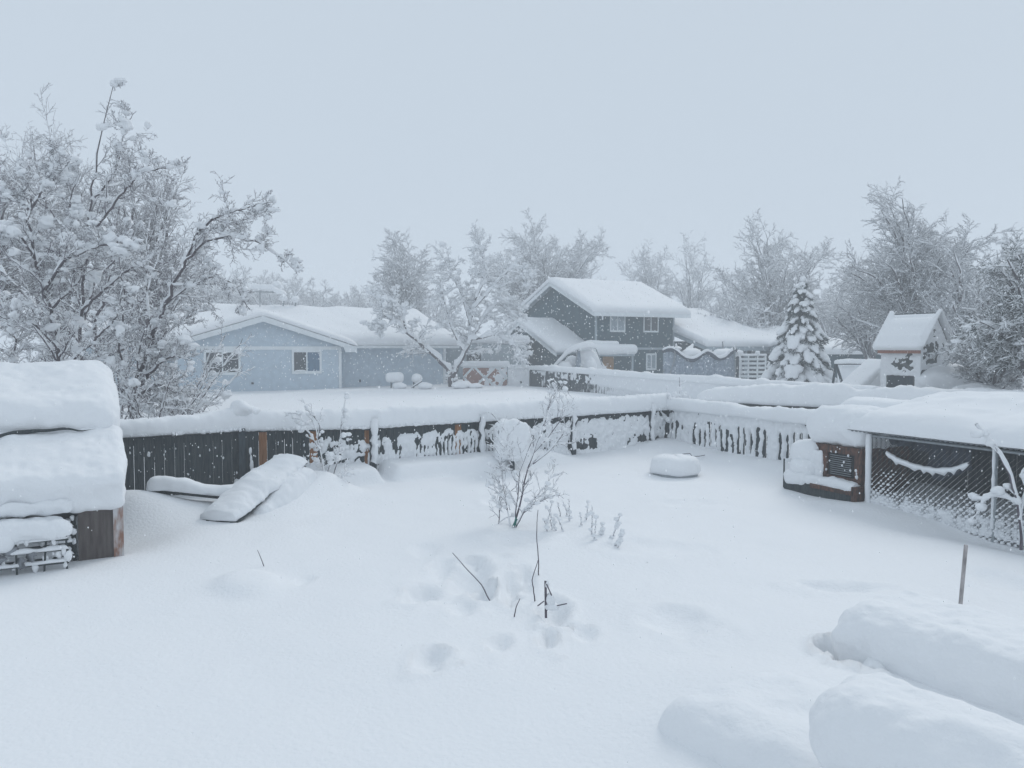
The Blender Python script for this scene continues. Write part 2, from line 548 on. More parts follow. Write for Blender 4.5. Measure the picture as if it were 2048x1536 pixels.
def ground_h(x, y):
    x = np.asarray(x, float); y = np.asarray(y, float)
    r = np.hypot(x, y)
    s1 = -((x - P0[0]) * FN[0] + (y - P0[1]) * FN[1])
    s2 = -((x - CORNER[0]) * F2N[0] + (y - CORNER[1]) * F2N[1])
    s = np.maximum(s1, s2)
    h = 0.30 * sstep(0.1, 1.5, s)
    h = h + 0.07 * fbm(x * 0.33, y * 0.33, None, 3, 3) + 0.022 * fbm(x * 1.3, y * 1.3, None, 8, 3) * sstep(60, 20, r)
    u = (x - P0[0]) * FU[0] + (y - P0[1]) * FU[1]
    # ledge of drifted snow along the fence
    wob = 0.12 * fbm(u * 1.1, u * 0 + 3, None, 12, 2)
    led = sstep(0.85 + wob, 0.6 + wob, -s1) * (-s1 > -0.3) * sstep(1.0, 1.6, u) * sstep(7.2, 6.0, u)
    led2 = sstep(1.6, 0.1, -s1) * (-s1 > -0.3)
    notch = 1 - np.exp(-((u - 2.4) / 0.16) ** 4)
    h = h + 0.24 * led * notch + 0.12 * led2
    h = h + 0.20 * sstep(1.8, 0.0, -s2) * (-s2 > -0.3) * (s1 < 0)

    def bump(cx, cy, rx, ry, hh, ang=0.0, p=2.0):
        c, sn = cos(ang), sin(ang)
        dx, dy = x - cx, y - cy
        a, b = (dx * c + dy * sn) / rx, (-dx * sn + dy * c) / ry
        return hh * np.exp(-(a * a + b * b) ** (p / 2))
    # mounds at the left by the coop and under the ramp
    h = h + bump(-5.75, 11.3, 0.75, 0.6, 0.34, 0.3) + bump(-4.9, 11.5, 0.9, 0.4, 0.12, 0.5) 
    h = h + bump(-5.2, 10.2, 0.8, 0.8, -0.14)
    h = h + bump(-2.9, 12.6, 1.2, 0.6, 0.12, 0.5)
    # drift carrying the ramp: rises with it
    rd = A(.665, 1.9) / 2.013
    ru, rv = (x + 4.2) * rd[0] + (y - 11.0) * rd[1], (x + 4.2) * rd[1] - (y - 11.0) * rd[0]
    h = h + 0.34 * np.clip((ru - .15) / 2.0, 0, 1) * sstep(2.7, 2.0, ru) * sstep(.85, .05, np.abs(rv - .30))
    # low box shape at left
    h = h + bump(-2.72, 7.9, 0.32, 0.42, 0.11, 0.6, 4.0)
    # drift at the foot of the kennel
    h = h + bump(6.1, 11.2, 0.5, 0.5, 0.06) + bump(5.6, 11.9, 0.7, 0.35, 0.08, -1.1) + bump(6.6, 10.2, 1.6, 0.8, -0.20, -1.1)
    # mounds at the bottom right
    h = h + bump(3.4, 5.2, 1.6, 1.3, 0.16, -0.9) + bump(1.75, 4.95, .75, .8, 0.17, -.9)
    h = h + bump(0.3, 9.5, 2.5, 1.4, 0.05)
    WOB = 1 + .7 * fbm(x * 5, y * 5, None, 91, 3)
    for (cx, cy, rx, ry, dp) in DIPS:
        a, b = (x - cx) / rx, (y - cy) / ry
        q = (a * a + b * b) * WOB + .35 * b * np.abs(b) * (b < 0)
        h = h - 1.15 * dp * np.exp(-q ** 1.8) + dp * 0.25 * np.exp(-((np.sqrt(q) - 1.5) / 0.35) ** 2)
    h = h + 1.0 * sstep(60, 200, r) * (0.3 * fbm(x * .01, y * .01, None, 4, 2))
    return h


def axis(lo, hi, fine0, fine1, d0, g):
    a = list(np.arange(fine0, fine1, d0))
    d, v = d0, a[-1]
    while v < hi:
        d *= g; v += d; a.append(min(v, hi))
    d, v = d0, fine0
    pre = []
    while v > lo:
        d *= g; v -= d; pre.append(max(v, lo))
    return np.array(pre[::-1] + a)


xs = axis(-380, 380, -6.2, 7.0, 0.05, 1.045)
ys = axis(-60, 380, 3.6, 14.5, 0.055, 1.035)
gx, gy = np.meshgrid(xs, ys, indexing='ij')
gz = ground_h(gx, gy)
g = Geo()
i = (np.arange(len(xs) - 1) * len(ys))[:, None] + np.arange(len(ys) - 1)[None]
g.add(np.stack([gx, gy, gz], -1), np.stack([i, i + len(ys), i + len(ys) + 1, i + 1], -1).reshape(-1, 4))
single("ground", g, SNOW, None, None, (0, 0, 0), True, kind="structure")


def gh(x, y):
    return float(ground_h(np.array([x]), np.array([y]))[0])


def P3(p, z):
    return A(p[0], p[1], z)


#@@FENCES
# ------------------------------------------------------------------ near fence
WT = 1.05                                   # top of the boards above the nominal snow


def wt(t):
    return WT + .10 * float(np.interp(t, [0, 1], [1, 0]))
fence = thing("wooden_fence", "long dark weathered board fence under a thick snow cap, right behind the yard", "fence", P3(P0, 0))
U3, N3 = P3(FU, 0), P3(FN, 0)
SP = 2.402


def fpos(t, off=0.0):
    return P0 + STEP * t + FN * off


rng = np.random.default_rng(5)


def board_bay(t0, t1, special=(), seed=0, z0=-0.25, top=WT, o=None, uu=None, nn=None, name="board_panel", parent=None, m=(DWOOD, NWOOD, POSTM), bw=0.14, gap=0.012):
    gg = Geo(); rr = np.random.default_rng(seed)
    L = t1 - t0
    n = int(L / (bw + gap))
    pitch = L / n
    for k in range(n):
        c = o + uu * (t0 + (k + .5) * pitch) + nn * rr.uniform(-.004, .004)
        tp = top - 0.02 + rr.uniform(-.02, .02)
        cc = (c[0], c[1], (z0 + tp) / 2)
        gg.box(cc, (pitch - gap + rr.uniform(-.006, .006), 0.018, tp - z0), ux=P3(uu, 0), mi=1 if k in special else 0)
    for zr in (0.18, top - 0.16):
        a = o + uu * t0 - nn * 0.035; b = o + uu * t1 - nn * 0.035
        gg.beam(P3(a, zr), P3(b, zr), 0.04, 0.09, mi=2)
    return part(name, gg, list(m), parent)


bays = [(-1.6, -1.0), (-1, 0), (0, 1), (1, 2), (2, 3), (3, 4), (4, 4.25)]
spec = {2: (2, 8, 15)}
for b, (t0, t1) in enumerate(bays):
    board_bay(t0 * SP, t1 * SP, spec.get(b, (12,) if b == 3 else ()), 40 + b, o=P0, uu=FU, nn=FN, parent=fence, top=wt((t0 + t1) / 2), gap=.006 if t0 < 0 else .009)
for t in (-1, 0, 1, 2, 3, 4, 4.25):
    gg = Geo(); p = fpos(t, 0.055)
    gg.box((p[0], p[1], 0.35), (0.11, 0.09, 1.56), ux=U3)
    part("fence_post", gg, POSTM, fence)
# top rail seen as a dark band under the snow
gg = Geo()
for t0, t1 in ((-1.6, -1.0), (-1, 0), (0, 1), (1, 2), (2, 3), (3, 4), (4, 4.25)):
    a = fpos(t0 + .025, 0.028); b = fpos(t1 - .025, 0.028)
    gg.beam(P3(a, wt(t0) - 0.045), P3(b, wt(t1) - 0.045), 0.035, 0.09)
part("top_rail", gg, DWOOD, fence)
# snow cap
gg = Geo()
tt = np.linspace(-1.6, 4.3, 90)
line = np.array([P3(fpos(t, -0.10), wt(t) - 0.01) for t in tt])
hh = 0.255 + 0.04 * noise(tt * 1.7, tt * 0, None, 3) + 0.05 * np.exp(-((tt - 0) / .12) ** 2)
hh = hh + np.interp(tt, [-1.6, 0, 1, 4.3], [-.02, 0.0, .04, .06])
wd = 0.40 + 0.05 * noise(tt * 2.3, tt * 0 + 4, None, 9)
gg.add(*loaf_arr(line, wd, hh, step=0.035, k=22, nz=0.035, nscale=4, seed=3, taper=0.05, sag=0.25, fine=0.10))
gg.add(*blobs_arr(np.array([P3(fpos(.01, -.05), WT + .40), P3(fpos(.06, -.1), WT + .34)]), np.array([[.22, .17, .15], [.26, .15, .1]]), rng, 2, .25))
n = 420
tq = rng.uniform(-1.5, 4.2, n)
C = np.array([P3(fpos(t, .06 + .05 * q), wt(t) - .012 - .03 * q) for t, q in zip(tq, rng.random(n))])
s = .010 + .022 * rng.random(n) ** 2
gg.add(*blobs_arr(C, np.stack([s * 1.8, s, s], -1), rng, 1, .6))
part("snow_cap", gg, FINE, fence, True)


def field_mix(u, z):
    """depth of the snow stuck on the near fence, u metres from the first post."""
    t = u / SP
    n1 = fbm(u * 7, z * 7, None, 21, 3)
    n2 = fbm(u * 20, z * 14, None, 22, 2)
    lump = fbm(u * 9, z * 9, u * 0 + 3.3, 77, 1)
    ph = (u + 0.035 * fbm(z * 7, u * 1.3, None, 25, 3)) / 0.088
    gapd = np.abs(ph - np.round(ph))            # 0 on the board gap
    gapm = np.clip(1 - gapd / 0.34, 0, 1)
    cov = np.interp(t, [-1.6, 0.0, 0.35, 0.55, 0.8, 1.0, 1.15, 1.5, 2.0, 2.3, 2.6, 3.0, 3.1, 4.3],
                    [-.075, -.075, -.045, .006, .026, .024, .026, .026, .028, .028, .028, .032, .036, .04])
    top = WT - 0.13
    vert = -0.10 * sstep(top - 0.16, top + 0.06, z + .04 * fbm(u * 3, u * 0, None, 43, 2)) * np.interp(t, [1, 2.6, 3.0, 3.3], [1, 1, .9, .75])
    low = 0.03 * sstep(0.55, 0.1, z)
    crack = np.exp(-(noise(u * 13, z * 12, None, 61) / .13) ** 2) * np.interp(t, [.2, .4, 1.0, 1.3, 2.9, 3.1], [.055, .055, .045, .015, .015, .02])
    dark_low = -0.055 * np.exp(-((z - 0.30) / 0.13) ** 2) * sstep(2.6, 3.0, t) * np.clip(0.6 + 1.6 * fbm(u * 2.2, z * 0, None, 31, 2), 0, 1.3)
    gp = -0.072 * gapm * np.interp(t, [1.0, 1.15, 1.5, 2.4, 2.7, 3.4], [0.2, .6, .95, .8, 0.3, .1]) * sstep(.85, 0.5, z) * np.clip(.9 + .8 * fbm(u * 2.5, z * 2, None, 93, 2), 0, 1.3)
    return cov + 0.042 * n1 + 0.018 * n2 + 0.045 * lump * np.abs(lump) ** .3 + vert + low + dark_low + gp - crack


gg = Geo()
a = fpos(0.0, 0.010)
gg.add(*plaster_arr(P3(a, 0), U3, N3, SP * 4.2, 0.0, WT - 0.015, field_mix, 0.019))
# snow stuck to the posts
for t, hgt in ((1, .8), (2, .9), (3, .95), (4, .95)):
    p = fpos(t, 0.11)
    zz = np.linspace(WT - .05 - hgt * .8, WT + .12, 9)
    pts = np.array([[p[0] + rng.normal(0, .012), p[1] + rng.normal(0, .012), z] for z in zz])
    V, F = tube_arr(pts[None], (0.055 + 0.02 * rng.uniform(-1, 1, 9))[None], 9)
    V = V + (.03 * fbm(V[:, 0] * 12, V[:, 1] * 12, V[:, 2] * 12, 4, 2))[:, None]
    gg.add(V, F)
for c, s in (((0.06, .75), .035), ((0.07, .62), .03), ((0.08, .5), .05), ((0.10, .36), .04), ((-.17, .05), .13)):
    p = fpos(c[0] / SP * 1.0 + .028, 0.12)
    gg.add(*blobs_arr(np.array([[p[0], p[1], c[1]]]), np.array([[s * .7, s * .6, s * 2.0]]), rng, 1))
# specks and small clumps on the clean boards
n = 170
tq = rng.uniform(-1.3, 0.5, n); zq = rng.uniform(0.05, 0.95, n)
sq = (.004 + .016 * rng.random(n) ** 2) * (1 + (rng.random(n) < .05) * 1.2)
C = np.array([P3(fpos(t, 0.02), z) for t, z in zip(tq, zq)])
gg.add(*blobs_arr(C, np.stack([sq * .8, sq * .5, sq * 1.2], -1), rng, 1, .7))
part("stuck_snow", gg, FINE, fence, True)

# ------------------------------------------------------------------ second stretch of fence, corner to the doghouse
f2 = thing("wooden_fence", "snow-plastered picket fence with dark gaps running from the yard corner to the doghouse", "fence", P3(CORNER, 0))
L2 = np.linalg.norm(END2 - CORNER)
board_bay(0, L2, (), 60, o=CORNER, uu=F2U, nn=F2N, name="picket_panel", parent=f2, bw=0.12, gap=0.03, top=WT)
for t in (0.03, 0.52, 0.98):
    gg = Geo(); p = CORNER + F2U * L2 * t - F2N * 0.08
    gg.box((p[0], p[1], .35), (.1, .1, 1.5), ux=P3(F2U, 0)); part("fence_post", gg, POSTM, f2)
gg = Geo()
tt = np.linspace(-0.02, 1.0, 40)
line = np.array([P3(CORNER + F2U * L2 * t - F2N * .06, WT - .02) for t in tt])
gg.add(*loaf_arr(line, .42, .22 + .05 * noise(tt * 6, tt * 0, None, 5) + .07 * np.exp(-((tt - .07) / .1) ** 2), step=.04, k=20, nz=.045, nscale=3, seed=14, taper=.1, sag=.2, fine=.06))
part("snow_cap", gg, FINE, f2, True)


def field2(u, z):
    n1 = fbm(u * 6, z * 5, None, 121, 3)
    n2 = fbm(u * 18, z * 14, None, 122, 2)
    ph = (u + 0.07 * fbm(z * 4, u * 1.1, None, 125, 3) + .10 * noise(u * 1.7, u * 0, None, 128)) / 0.19
    gm = np.clip(1 - np.abs(ph - np.round(ph)) / 0.30, 0, 1)
    v = np.exp(-((z - 0.48) / 0.28) ** 4)
    t = u / L2
    amp = sstep(0.0, .25, t) * sstep(1.0, .8, t)
    return 0.032 + 0.04 * n1 + 0.026 * n2 - 0.16 * gm * v * (0.35 + 0.8 * amp) * np.clip(.75 + 1.0 * noise(np.floor(ph + .5) * 3.7, u * 0, None, 66) + .9 * fbm(u * 3, z * 3, None, 67, 2), 0, 1.4) + .02 * fbm(u * 9, z * 9, None, 7, 1)


gg = Geo()
o2 = CORNER + F2N * 0.012
gg.add(*plaster_arr(P3(o2, 0), P3(F2U, 0), P3(F2N, 0), L2, 0.0, WT, field2, 0.022))
part("stuck_snow", gg, FINE, f2, True)

# ------------------------------------------------------------------ neighbour's fence far behind, from the gate to the playhouse
FA, FB = A(1.05, 44.3), A(10.2, 21.5)
FFU = (FB - FA) / np.linalg.norm(FB - FA); FFN = A(FFU[1], -FFU[0]); LF = np.linalg.norm(FB - FA)
f3 = thing("wooden_fence", "long grey picket fence under an even snow cap in front of the two-storey house", "fence", P3(FA, .3))


def ftop(t):
    return 1.43 - 0.10 * t


gg = Geo(); n = int(LF / .16)
for k in range(n):
    c = FA + FFU * ((k + .5) * LF / n)
    tp = ftop(k / n) - .15 + rng.uniform(-.02, .02)
    gg.box((c[0], c[1], (tp + .0) / 2), (.115, .02, tp), ux=P3(FFU, 0))
part("picket_panel", gg, POSTM, f3)
gg = Geo()
tt = np.linspace(0, 1, 130)
line = np.array([P3(FA + FFU * LF * t - FFN * .05, ftop(t) - .17) for t in tt])
hb = .25 + .03 * noise(tt * 14, tt * 0, None, 6)
for tb in (.08, .115, .13, .30, .50, .70, .80):
    hb = hb + .08 * np.exp(-((tt - tb) / .008) ** 2)
gg.add(*loaf_arr(line, .42, hb, step=.08, k=14, nz=.03, nscale=2, seed=24, taper=.1))
part("snow_cap", gg, SNOW, f3, True)


def field3(u, z):
    t = u / LF
    tp = ftop(t) - .17
    n1 = fbm(u * 5, z * 5, None, 221, 3)
    ph = u / (LF / n)
    gm = np.clip(1 - np.abs(ph - np.round(ph)) / .35, 0, 1)
    lowcut = np.interp(t, [0, .12, .3, .5, 1], [1.10, .95, .80, .62, .55])
    return .025 - .03 * sstep(.36, .28, t) + .035 * n1 - .13 * gm * sstep(lowcut, lowcut - .12, z) - .09 * sstep(lowcut, lowcut - .2, z) * sstep(.3, .12, t) * (.5 + fbm(u * 2, z * 2, None, 9, 2)) + .05 * sstep(.3, .5, t)


gg = Geo()
gg.add(*plaster_arr(P3(FA + FFN * .014, 0), P3(FFU, 0), P3(FFN, 0), LF, .15, 1.2, field3, .045))
part("stuck_snow", gg, FINE, f3, True)
for t in (.005, .21):
    gg = Geo(); p = FA + FFU * LF * t + FFN * .04
    gg.box((p[0], p[1], .6), (.1, .1, 1.2), ux=P3(FFU, 0)); part("fence_post", gg, POSTM, f3)

# ------------------------------------------------------------------ fence with the log-like cap before the playhouse
QA, QB = A(6.0, 25.0), A(14.2, 18.4)
QU = (QB - QA) / np.linalg.norm(QB - QA); QN = A(QU[1], -QU[0]); LQ = np.linalg.norm(QB - QA)
f4 = thing("wooden_fence", "dark fence almost hidden under a lumpy roll of snow in front of the playhouse", "fence", P3(QA, .3))
board_bay(0, LQ, (), 71, o=QA, uu=QU, nn=QN, name="board_panel", parent=f4, top=.92, z0=0.0, gap=.004)
gg = Geo()
tt = np.linspace(0, 1, 120)
line = np.array([P3(QA + QU * LQ * t + QN * .02, 0.89 + np.interp(t, [0, .1, .45, 1], [-.04, -.02, .02, .0])) for t in tt])
hb = np.interp(tt, [0, .05, .2, .3, .44, .46, .7, .9, 1], [.2, .34, .46, .56, .53, .45, .52, .54, .52]) + .04 * noise(tt * 24, tt * 0, None, 6)
gg.add(*loaf_arr(line, .66, hb, step=.05, k=22, nz=.10, nscale=2.4, seed=34, taper=.3, sag=.25, fine=.05))
part("snow_cap", gg, SNOW, f4, True)

#@@HOUSES
# ------------------------------------------------------------------ houses
TH = math.atan2(.5, .867)


def window(parent, x0, x1, z0, z1, y=0.0, trim=.11, left=GLASS, right=GLASS, tm=TRIM, sill_snow=False):
    """two-light window on a wall facing local -y."""
    f = Geo()
    f.bb(x0 - trim, x1 + trim, y - .05, y + .02, z1, z1 + trim)
    f.bb(x0 - trim, x1 + trim, y - .05, y + .02, z0 - trim, z0)
    f.bb(x0 - trim, x0, y - .05, y + .02, z0, z1)
    f.bb(x1, x1 + trim, y - .05, y + .02, z0, z1)
    o = part("window", f, tm, parent, local=True)
    xm = (x0 + x1) / 2
    s = Geo(); e = .035
    s.bb(xm - e, xm + e, y - .035, y + .01, z0, z1)
    for a, b in ((x0, xm - e), (xm + e, x1)):
        s.bb(a, b, y - .03, y + .01, z0, z0 + e); s.bb(a, b, y - .03, y + .01, z1 - e, z1)
    part("sash", s, tm, o, local=True)
    for a, b, mm in ((x0, xm - e, left), (xm + e, x1, right)):
        p = Geo(); p.bb(a, b, y - .016, y - .008, z0 + e, z1 - e)
        part("pane", p, mm, o, local=True)
    if sill_snow:
        p = Geo(); V, F = loaf_arr([(x0 + .03, y - .03, z0 + e), (xm - .04, y - .03, z0 + e)], .05, .07, .05, 8, 0.0, taper=.2)
        p.add(V, F); part("sill_snow", p, SNOW, o, True, local=True)
    return o


ha = thing("bungalow", "single-storey pale blue house with white-trimmed gable and deep snow on its roof", "house", (-12.73, 39.7, 0), TH)
gg = Geo()      # gable wall: slightly behind the rake
GZ = 4.12
sl = (GZ - 2.58) / 4.9
gg.prism([(-4.15, .3, -.3), (4.15, .3, -.3), (4.15, .3, GZ - sl * 4.15 - .06), (0, .3, GZ - .06), (-4.15, .3, GZ - sl * 4.15 - .06)], (0, 5.5, 0))
part("gable_wall", gg, BLUE, ha, local=True)
gg = Geo()
gg.bb(4.154, 10.9, 1.4, 12.4, -.3, 2.6); gg.bb(-8, -4.154, 1.4, 12.4, -.3, 2.6)
gg.prism([(10.89, 1.4, 2.6), (10.89, 12.4, 2.6), (10.89, 6.9, 4.4)], (-.1, 0, 0))
part("wall", gg, BLUE, ha, local=True, label="long recessed blue side wall")
# roofs
gg = Geo()
for s in (-1, 1):
    gg.prism([(0, -.05, GZ), (s * 4.9, -.05, 2.55), (s * 4.9, -.05, 2.43), (0, -.05, GZ - .12)], (0, 6.5, 0))
WZ = 4.55
for ya, yb in ((.75, 6.9), (13.05, 6.9)):
    gg.prism([(-8.5, ya, 2.62), (-8.5, yb, WZ), (-8.5, yb, WZ - .12), (-8.5, ya, 2.5)], (19.9, 0, 0))
rf = part("roof", gg, TRIM, ha, local=True)
gg = Geo()      # rake boards, eave gutter
for s in (-1, 1):
    gg.prism([(0, -.10, GZ - .01), (s * 4.93, -.10, 2.53), (s * 4.93, -.10, 2.25), (s * 4.3, -.10, 2.25), (s * 4.2, -.10, 2.52), (0, -.10, GZ - .30)], (0, .06, 0))
part("rake_board", gg, TRIM, rf, local=True)
gg = Geo(); gg.bb(4.96, 11.45, .62, .76, 2.46, 2.62)
part("gutter", gg, TRIM, rf, local=True)
gg = Geo()
for bx_ in ((-4.15, 4.15, .262, .298, 2.38, 2.56), (4.03, 4.18, .262, .298, 0, 2.375), (-4.18, -4.03, .262, .298, 0, 2.375), (10.75, 10.93, 1.362, 1.398, 0, 2.45)):
    gg = Geo(); gg.bb(*bx_); part("trim_board", gg, TRIM, ha, local=True)
window(ha, -2.72, -1.18, 1.22, 2.28, .298, sill_snow=False)
window(ha, 1.62, 2.98, 1.22, 2.28, .298, right=CURT, sill_snow=True)
gg = Geo(); V, F = roof_snow_arr(-.06, 5.5, [-5.0, -2.5, 0, 2.5, 5.0], [2.56, 2.56 + 2.5 * sl, GZ + .02, 2.56 + 2.5 * sl, 2.56], .42, r=.7, nx=50, nyq=60, seed=4, r0=.9)
V = np.stack([V[:, 1], V[:, 0], V[:, 2]], -1); gg.add(V, F[:, ::-1])
V, F = roof_snow_arr(-8.6, 11.55, [.6, 6.9, 13.2], [2.64, WZ + .02, 2.64], .55, r=.6, nx=90, nyq=60, nz=.10, seed=6)
gg.add(V, F)
part("snow_cover", gg, SNOW, rf, True, local=True)
for bx_ in ((-.55, -.45, .235, .298, .62, .72), (5.55, 5.63, 1.335, 1.398, .55, .70)):
    gg = Geo(); gg.bb(*bx_); part("outlet_box", gg, POSTM, ha, local=True)
# vents
for xx, hgt in ((2.6, .5), (3.3, .35)):
    gg = Geo(); gg.tube([(xx, 6.4, 4.6), (xx, 6.4, 5.1 + hgt * .5)], .06); gg.add(*blobs_arr(A(xx, 6.4, 5.25 + hgt * .4)[None], A(.24, .24, .20)[None], rng, 2), 1)
    part("roof_vent", gg, [METAL, SNOW], rf, True, local=True)
# antenna
ant = thing("roof_antenna", "snow-laden television antenna on a thin mast above the blue house", "antenna", at(520, 622, 45.8))
gg = Geo(); gg.tube([at(520, 625, 45.8), at(520, 582, 45.8)], .03, 6)
part("mast", gg, METAL, ant)
gg = Geo(); gg.tube([at(505, 583, 46.2), at(575, 586, 45.2)], .02, 6)
for k, px in enumerate((512, 524, 536, 548, 560, 572)):
    c = at(px, 584, 45.8); gg.tube([c + A(-.3, -.6, 0), c + A(.3, .6, 0)], .012, 5)
part("boom", gg, METAL, ant)
gg = Geo()
gg.add(*loaf_arr([at(505, 577, 46.2), at(530, 579, 45.8), at(553, 580, 45.5)], .8, [.28, .3, .3], .08, 12, .07, 3, 5, .3))
gg.add(*loaf_arr([at(545, 580, 45.3), at(560, 587, 45.1), at(574, 590, 45.1)], .5, [.25, .25, .25], .08, 12, .07, 3, 6, .3))
gg.add(*blobs_arr(np.array([at(553, 570, 45.8)]), np.array([[.3, .3, .22]]), rng, 2))
part("snow_load", gg, SNOW, ant, True)

# ---- dark two-storey house; local x along the front wall, y to the back
TB = math.atan2(.475, .88)
hb_ = thing("two_storey_house", "dark slate two-storey house with snow-covered gable roof, side annex and porch wing", "house", (5.03, 47, 0), TB)
RZ = 6.75; EZ = 4.75
gg = Geo()
gg.prism([(0, 0, -.3), (0, 9, -.3), (0, 9, EZ), (0, 4.5, RZ - .15), (0, 0, EZ)], (6.1, 0, 0))
part("wall", gg, SLATE, hb_, local=True)
gg = Geo()
for ya, yb in ((-.5, 4.5), (9.5, 4.5)):
    z0 = EZ - .12 if ya < 0 else EZ - .02
    gg.prism([(-.45, ya, z0), (-.45, yb, RZ), (-.45, yb, RZ - .12), (-.45, ya, z0 - .12)], (7.35, 0, 0))
rb = part("roof", gg, TRIMB, hb_, local=True)
gg = Geo()
gg.prism([(-.50, -.53, EZ - .13), (-.50, 4.5, RZ), (-.50, 9.53, EZ - .03), (-.50, 9.53, EZ - .27), (-.50, 4.5, RZ - .24), (-.50, -.53, EZ - .37)], (.05, 0, 0))
part("rake_board", gg, TRIM, rb, local=True)
gg = Geo(); gg.bb(-.5, 6.95, -.62, -.53, EZ - .37, EZ - .12)
part("gutter", gg, TRIM, rb, local=True)
gg = Geo(); gg.add(*loaf_arr([(.1, -.6, EZ - .55), (.16, -.6, EZ - .36)], .12, .12, .03, 8, 0, taper=.05)); gg.tube([(.12, -.6, EZ - .3), (.12, -.6, EZ - .6)], .045, 6)
part("hanging_snow", gg, SNOW, rb, True, local=True)
gg = Geo(); gg.add(*roof_snow_arr(-.56, 7.0, [-.62, 4.5, 9.62], [EZ - .12, RZ + .02, EZ - .02], .40, r=.45, nx=60, nyq=60, nz=.05, seed=61))
part("snow_cover", gg, SNOW, rb, True, local=True)
gg = Geo()
for bx_ in ((-.03, .12, -.035, -.003, 0, EZ - .1), (6.0, 6.12, -.035, -.003, 0, EZ - .1), (2.3, 5.95, -.10, -.003, 2.36, 2.50)):
    gg = Geo(); gg.bb(*bx_); part("trim_board", gg, TRIMB, hb_, local=True)
window(hb_, 1.15, 2.15, 3.52, 4.45, -.004, .07, BLIND, BLIND, TRIM)
window(hb_, 3.70, 4.75, 3.52, 4.50, -.004, .07, GLASS, GLASS, TRIM)
window(hb_, 3.95, 4.60, 1.15, 2.05, -.004, .08, BLIND, BLIND, TRIM)
gg = Geo(); gg.bb(.55, 1.35, -.05, -.004, -.1, 1.95)
part("door", gg, ORANGE, hb_, local=True)
# annex: gable facing left, attached to the gable wall
gg = Geo()
AZ, AE = 4.15, 2.2
gg.prism([(-2.1, .9, -.3), (-2.1, 9.1, -.3), (-2.1, 9.1, AE + .1), (-2.1, 5.0, AZ - .12), (-2.1, .9, AE + .1)], (2.05, 0, 0))
part("annex_wall", gg, SLATE, hb_, local=True)
gg = Geo()
for ya in (.4, 9.6):
    gg.prism([(-2.5, ya, AE), (-2.5, 5, AZ), (-2.5, 5, AZ - .12), (-2.5, ya, AE - .12)], (2.495, 0, 0))
ra = part("annex_roof", gg, TRIMB, hb_, local=True)
gg = Geo()
gg.prism([(-2.56, .36, AE - .01), (-2.56, 5, AZ), (-2.56, 9.64, AE - .01), (-2.56, 9.64, AE - .24), (-2.56, 5, AZ - .24), (-2.56, .36, AE - .24)], (.055, 0, 0))
part("rake_board", gg, TRIM, ra, local=True)
gg = Geo(); gg.add(*roof_snow_arr(-2.6, -.01, [.25, 5, 9.75], [AE, AZ + .02, AE], .42, r=.45, nx=40, nyq=60, nz=.05, seed=63, r1=.1))
part("snow_cover", gg, SNOW, ra, True, local=True)
# porch slab roof in front
gg = Geo(); gg.bb(-1.1, 2.0, -1.3, -.005, 1.98, 2.10)
pr = part("porch_roof", gg, TRIMB, hb_, local=True)
gg = Geo(); V, F = rbox_arr((3.4, 1.7, .62), .28, (24, 12, 8), .05, 1.2, 5); gg.add(V + A(.5, -.65, 2.38), F)
V, F = rbox_arr((1.9, 1.3, .4), .19, (14, 10, 6), .05, 1.2, 9); gg.add(V + A(.05, -.6, 2.72), F)
part("snow_cover", gg, SNOW, pr, True, local=True)
for xx in (1.9, ):
    gg = Geo(); gg.bb(xx - .05, xx + .05, -1.25, -1.15, -.2, 1.98); part("porch_post", gg, TRIMB, hb_, local=True)
# right wing: low roof sweeping forward over a porch
gg = Geo(); gg.bb(6.12, 17.0, .4, 6.2, -.3, 2.9)
part("wing_wall", gg, SLATE, hb_, local=True)
gg = Geo()
gg.prism([(6.13, -3, 2.55), (6.13, 5, 5.0), (6.13, 5, 4.85), (6.13, -3, 2.38)], (6.7, 0, 0))
gg.prism([(6.13, 5, 5.0), (6.13, 9, 3.6), (6.13, 9, 3.45), (6.13, 5, 4.85)], (6.7, 0, 0))
gg.prism([(12.83, -3, 2.55), (12.83, 1.4, 3.6), (12.83, 5, 3.0), (12.83, 5, 2.85), (12.83, 1.4, 3.45), (12.83, -3, 2.38)], (5.2, 0, 0))
rw = part("wing_roof", gg, TRIMB, hb_, local=True)
gg = Geo(); gg.bb(6.1, 18.05, -3.08, -3.003, 2.30, 2.56); gg.beam((6.10, -3.05, 2.44), (6.10, -.02, 3.36), .05, .26)
part("gutter", gg, TRIMB, rw, local=True)
gg = Geo()
gg.add(*roof_snow_arr(6.05, 12.9, [-3.1, 5, 9.1], [2.56, 5.02, 3.6], .45, r=.45, nx=50, nyq=50, nz=.07, seed=65, r0=.15))
gg.add(*roof_snow_arr(12.3, 18.1, [-3.1, 1.4, 5.1], [2.56, 3.62, 3.02], .48, r=.45, nx=50, nyq=40, nz=.04, seed=66, r0=.5))
part("snow_cover", gg, SNOW, rw, True, local=True)
for xx in (6.25, 8.0, 9.55, 12.6, 15.8):
    gg = Geo(); gg.bb(xx - .07, xx + .07, -2.9, -2.76, -.2, 2.38); part("porch_post", gg, TRIMB, hb_, local=True)

